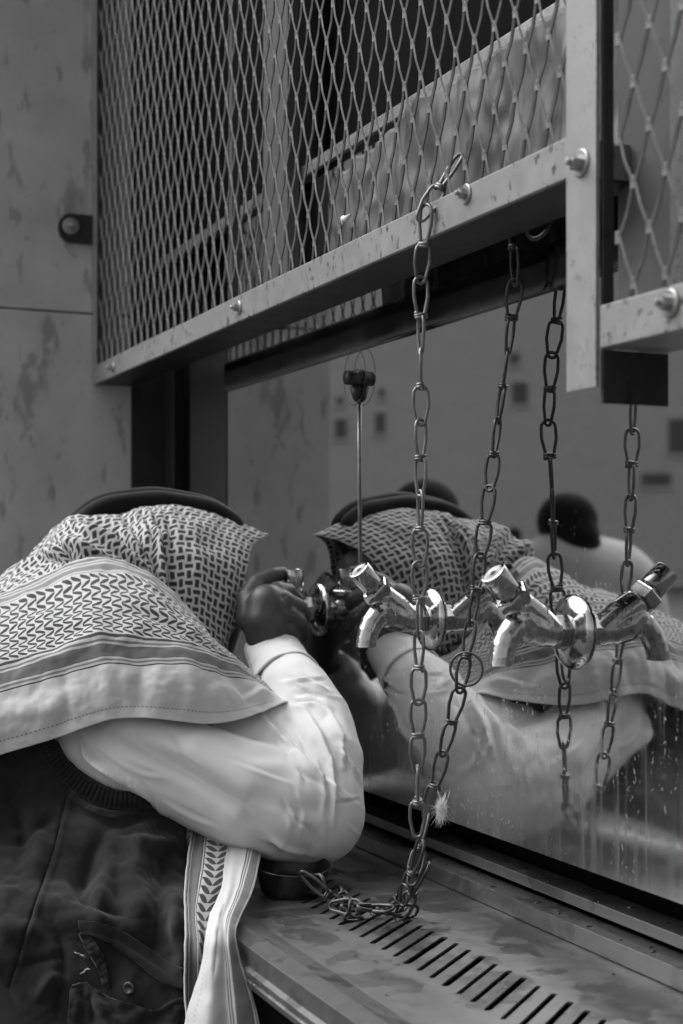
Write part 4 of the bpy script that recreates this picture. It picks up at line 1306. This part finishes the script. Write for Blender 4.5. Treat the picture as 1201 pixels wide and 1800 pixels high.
rowsL = [[(348, 1400, 1.53), (358, 1400, 1.54), (378, 1400, 1.545), (400, 1400, 1.55), (420, 1400, 1.56)],
         [(338, 1455, 1.475), (350, 1455, 1.487), (366, 1455, 1.48), (388, 1455, 1.49), (410, 1455, 1.505)],
         [(327, 1530, 1.36), (338, 1530, 1.372), (358, 1530, 1.365), (380, 1530, 1.376), (400, 1530, 1.39)],
         [(325, 1600, 1.285), (336, 1600, 1.292), (346, 1600, 1.287), (364, 1600, 1.297), (384, 1600, 1.31)],
         [(326, 1660, 1.235), (338, 1660, 1.242), (350, 1660, 1.238), (360, 1660, 1.247), (376, 1660, 1.255)],
         [(325, 1730, 1.225), (337, 1730, 1.232), (350, 1730, 1.230), (360, 1730, 1.238), (374, 1730, 1.245)],
         [(329, 1800, 1.215), (338, 1800, 1.222), (350, 1800, 1.220), (360, 1800, 1.226), (374, 1800, 1.235)],
         [(330, 1900, 1.205), (340, 1900, 1.212), (350, 1900, 1.210), (360, 1900, 1.216), (374, 1900, 1.225)]]
rowsR = [[(405, 1400, 1.53), (415, 1400, 1.535), (430, 1400, 1.54), (445, 1400, 1.55), (470, 1400, 1.56)],
         [(397, 1480, 1.462), (412, 1480, 1.455), (428, 1480, 1.457), (446, 1480, 1.46), (462, 1480, 1.475)],
         [(390, 1560, 1.325), (402, 1560, 1.315), (414, 1560, 1.320), (428, 1560, 1.318), (446, 1560, 1.330)],
         [(368, 1610, 1.250), (384, 1610, 1.238), (396, 1610, 1.246), (408, 1610, 1.244), (424, 1610, 1.255)],
         [(364, 1645, 1.208), (380, 1645, 1.196), (393, 1645, 1.204), (402, 1645, 1.200), (413, 1645, 1.206)],
         [(356, 1690, 1.196), (376, 1690, 1.186), (394, 1690, 1.192), (406, 1690, 1.188), (423, 1690, 1.194)],
         [(342, 1740, 1.190), (372, 1740, 1.178), (396, 1740, 1.186), (412, 1740, 1.182), (440, 1740, 1.188)],
         [(326, 1800, 1.182), (366, 1800, 1.170), (400, 1800, 1.178), (418, 1800, 1.174), (456, 1800, 1.180)],
         [(310, 1900, 1.172), (360, 1900, 1.160), (400, 1900, 1.168), (424, 1900, 1.164), (466, 1900, 1.170)]]
keep(strip('scarf_tail', rowsL, M['tail_net'], man))
keep(strip('scarf_tail', rowsR, M['tail_edge'], man, folds=[([(398, 1560), (382, 1650), (376, 1720)], 4, -.004)]))

# ================================================================== people seen only in the panel
def bystander(px, py, t, head_r, label, cloth_mat, hunch=False):
    h = mirrored(px, py, t)
    x, y, top = h.x, h.y, h.z
    S_ = top / 1.752
    p = thing('person', label, 'person', 'people reflected in the panel', (x, y, 0))
    bm = bmesh.new()
    q = lambda a, b, c, r: (a * S_, b * S_, c * S_, r * S_)
    blob_chain(bm, [q(0, 0, .95, .14), q(0, 0, 1.18, .14), q(0, 0, 1.36, .13), q(0, 0, 1.45, .07), q(0, 0, 1.52, .055)])
    for s in (-1, 1):
        blob_chain(bm, [q(0, .10 * s, .92, .10), q(0, .12 * s, .50, .065), q(0, .12 * s, .09, .045), q(.12, .13 * s, .035, .035)])
        blob_chain(bm, [q(0, .10 * s, 1.38, .07), q(0, .20 * s, 1.37, .06), q(.02, .24 * s, 1.10, .045), q(.08, .24 * s, .86, .034), q(.10, .24 * s, .76, .032)])
    for r_, cc in (((.078, .068, .085), (0, 0, 1.64)), ((.06, .052, .06), (.03, 0, 1.58)), ((.02, .012, .02), (.088, 0, 1.61))):
        bmesh.ops.create_icosphere(bm, subdivisions=3, radius=1, matrix=Matrix.Translation(Vector(cc) * S_) @ Matrix.Diagonal((*[k * S_ for k in r_], 1)))
    mkobj('body', remeshed('body', bm, .014, 3), M['skin'], p, True)
    bm = bmesh.new()
    blob_chain(bm, [q(0, 0, .80, .20), q(0, 0, 1.18, .175), q(0, 0, 1.37, .16), q(0, -.01, 1.47, .115)])
    for s in (-1, 1): blob_chain(bm, [q(0, 0, 1.46, .11), q(0, .19 * s, 1.37, .09)])
    for s in (-1, 1): blob_chain(bm, [q(0, .10 * s, 1.38, .09), q(0, .205 * s, 1.37, .08), q(.02, .245 * s, 1.10, .066), q(.07, .245 * s, .90, .055)])
    blob_chain(bm, [q(0, 0, .80, .19), q(0, 0, .45, .20), q(0, 0, .28, .21)])
    if hunch: blob_chain(bm, [q(-.02, 0, 1.50, .15), q(-.04, -.14, 1.44, .18), q(-.04, -.20, 1.15, .19)])
    mkobj('robe', remeshed('robe', bm, .02, 4), cloth_mat, p, True)
    bm = bmesh.new()
    bmesh.ops.create_icosphere(bm, subdivisions=4, radius=1, matrix=Matrix.Translation(Vector((-.018, 0, 1.665)) * S_) @ Matrix.Diagonal((.094 * S_, .086 * S_, .085 * S_, 1)))
    bmesh.ops.create_icosphere(bm, subdivisions=4, radius=1, matrix=Matrix.Translation(Vector((.025, 0, 1.60)) * S_) @ Matrix.Diagonal((.078 * S_, .072 * S_, .09 * S_, 1)))
    mkobj('hair', remeshed('hair', bm, .014, 2), M['hair'], p, True)
    p.rotation_euler = (0, 0, 0 if hunch else random.uniform(-.4, .4))
    return p
bystander(752, 838, 3.0, .09, 'dark-haired person whose head rises behind the reflected head cord', M['rib'])
bystander(1003, 862, 3.5, .09, 'dark-haired person in a pale robe reflected right of the headscarf', M['palerobe'], True)
bystander(905, 926, 15., .09, 'small distant person in white reflected beside the scarf', M['sleeve'])

# ---- grit and drops lying on the tray and rails
bm = bmesh.new()
for k in range(170):
    x = random.uniform(-1.5, -.5)
    if k % 3 == 0: y, z = random.uniform(r1f + .003, r1b - .003), z1 + .001
    elif k % 3 == 1: y, z = random.uniform(s2f + .003, r1f - .004), z2 + .001
    else: y, z = random.uniform(ia + .01, s2f - .004), FL
    r = random.uniform(.0006, .0020)
    bmesh.ops.create_icosphere(bm, subdivisions=1, radius=r, matrix=Matrix.Translation((x, y, z)) @ Matrix.Rotation(random.random() * 3, 4, 'Z') @ Matrix.Diagonal((random.uniform(.8, 2.2), random.uniform(.6, 1.2), .35, 1)))
g = bmobj('grit', bm, M['chain'])
g['kind'] = 'stuff'; g['label'] = 'specks of grit scattered over the steel tray and rails'; g['category'] = 'grit'
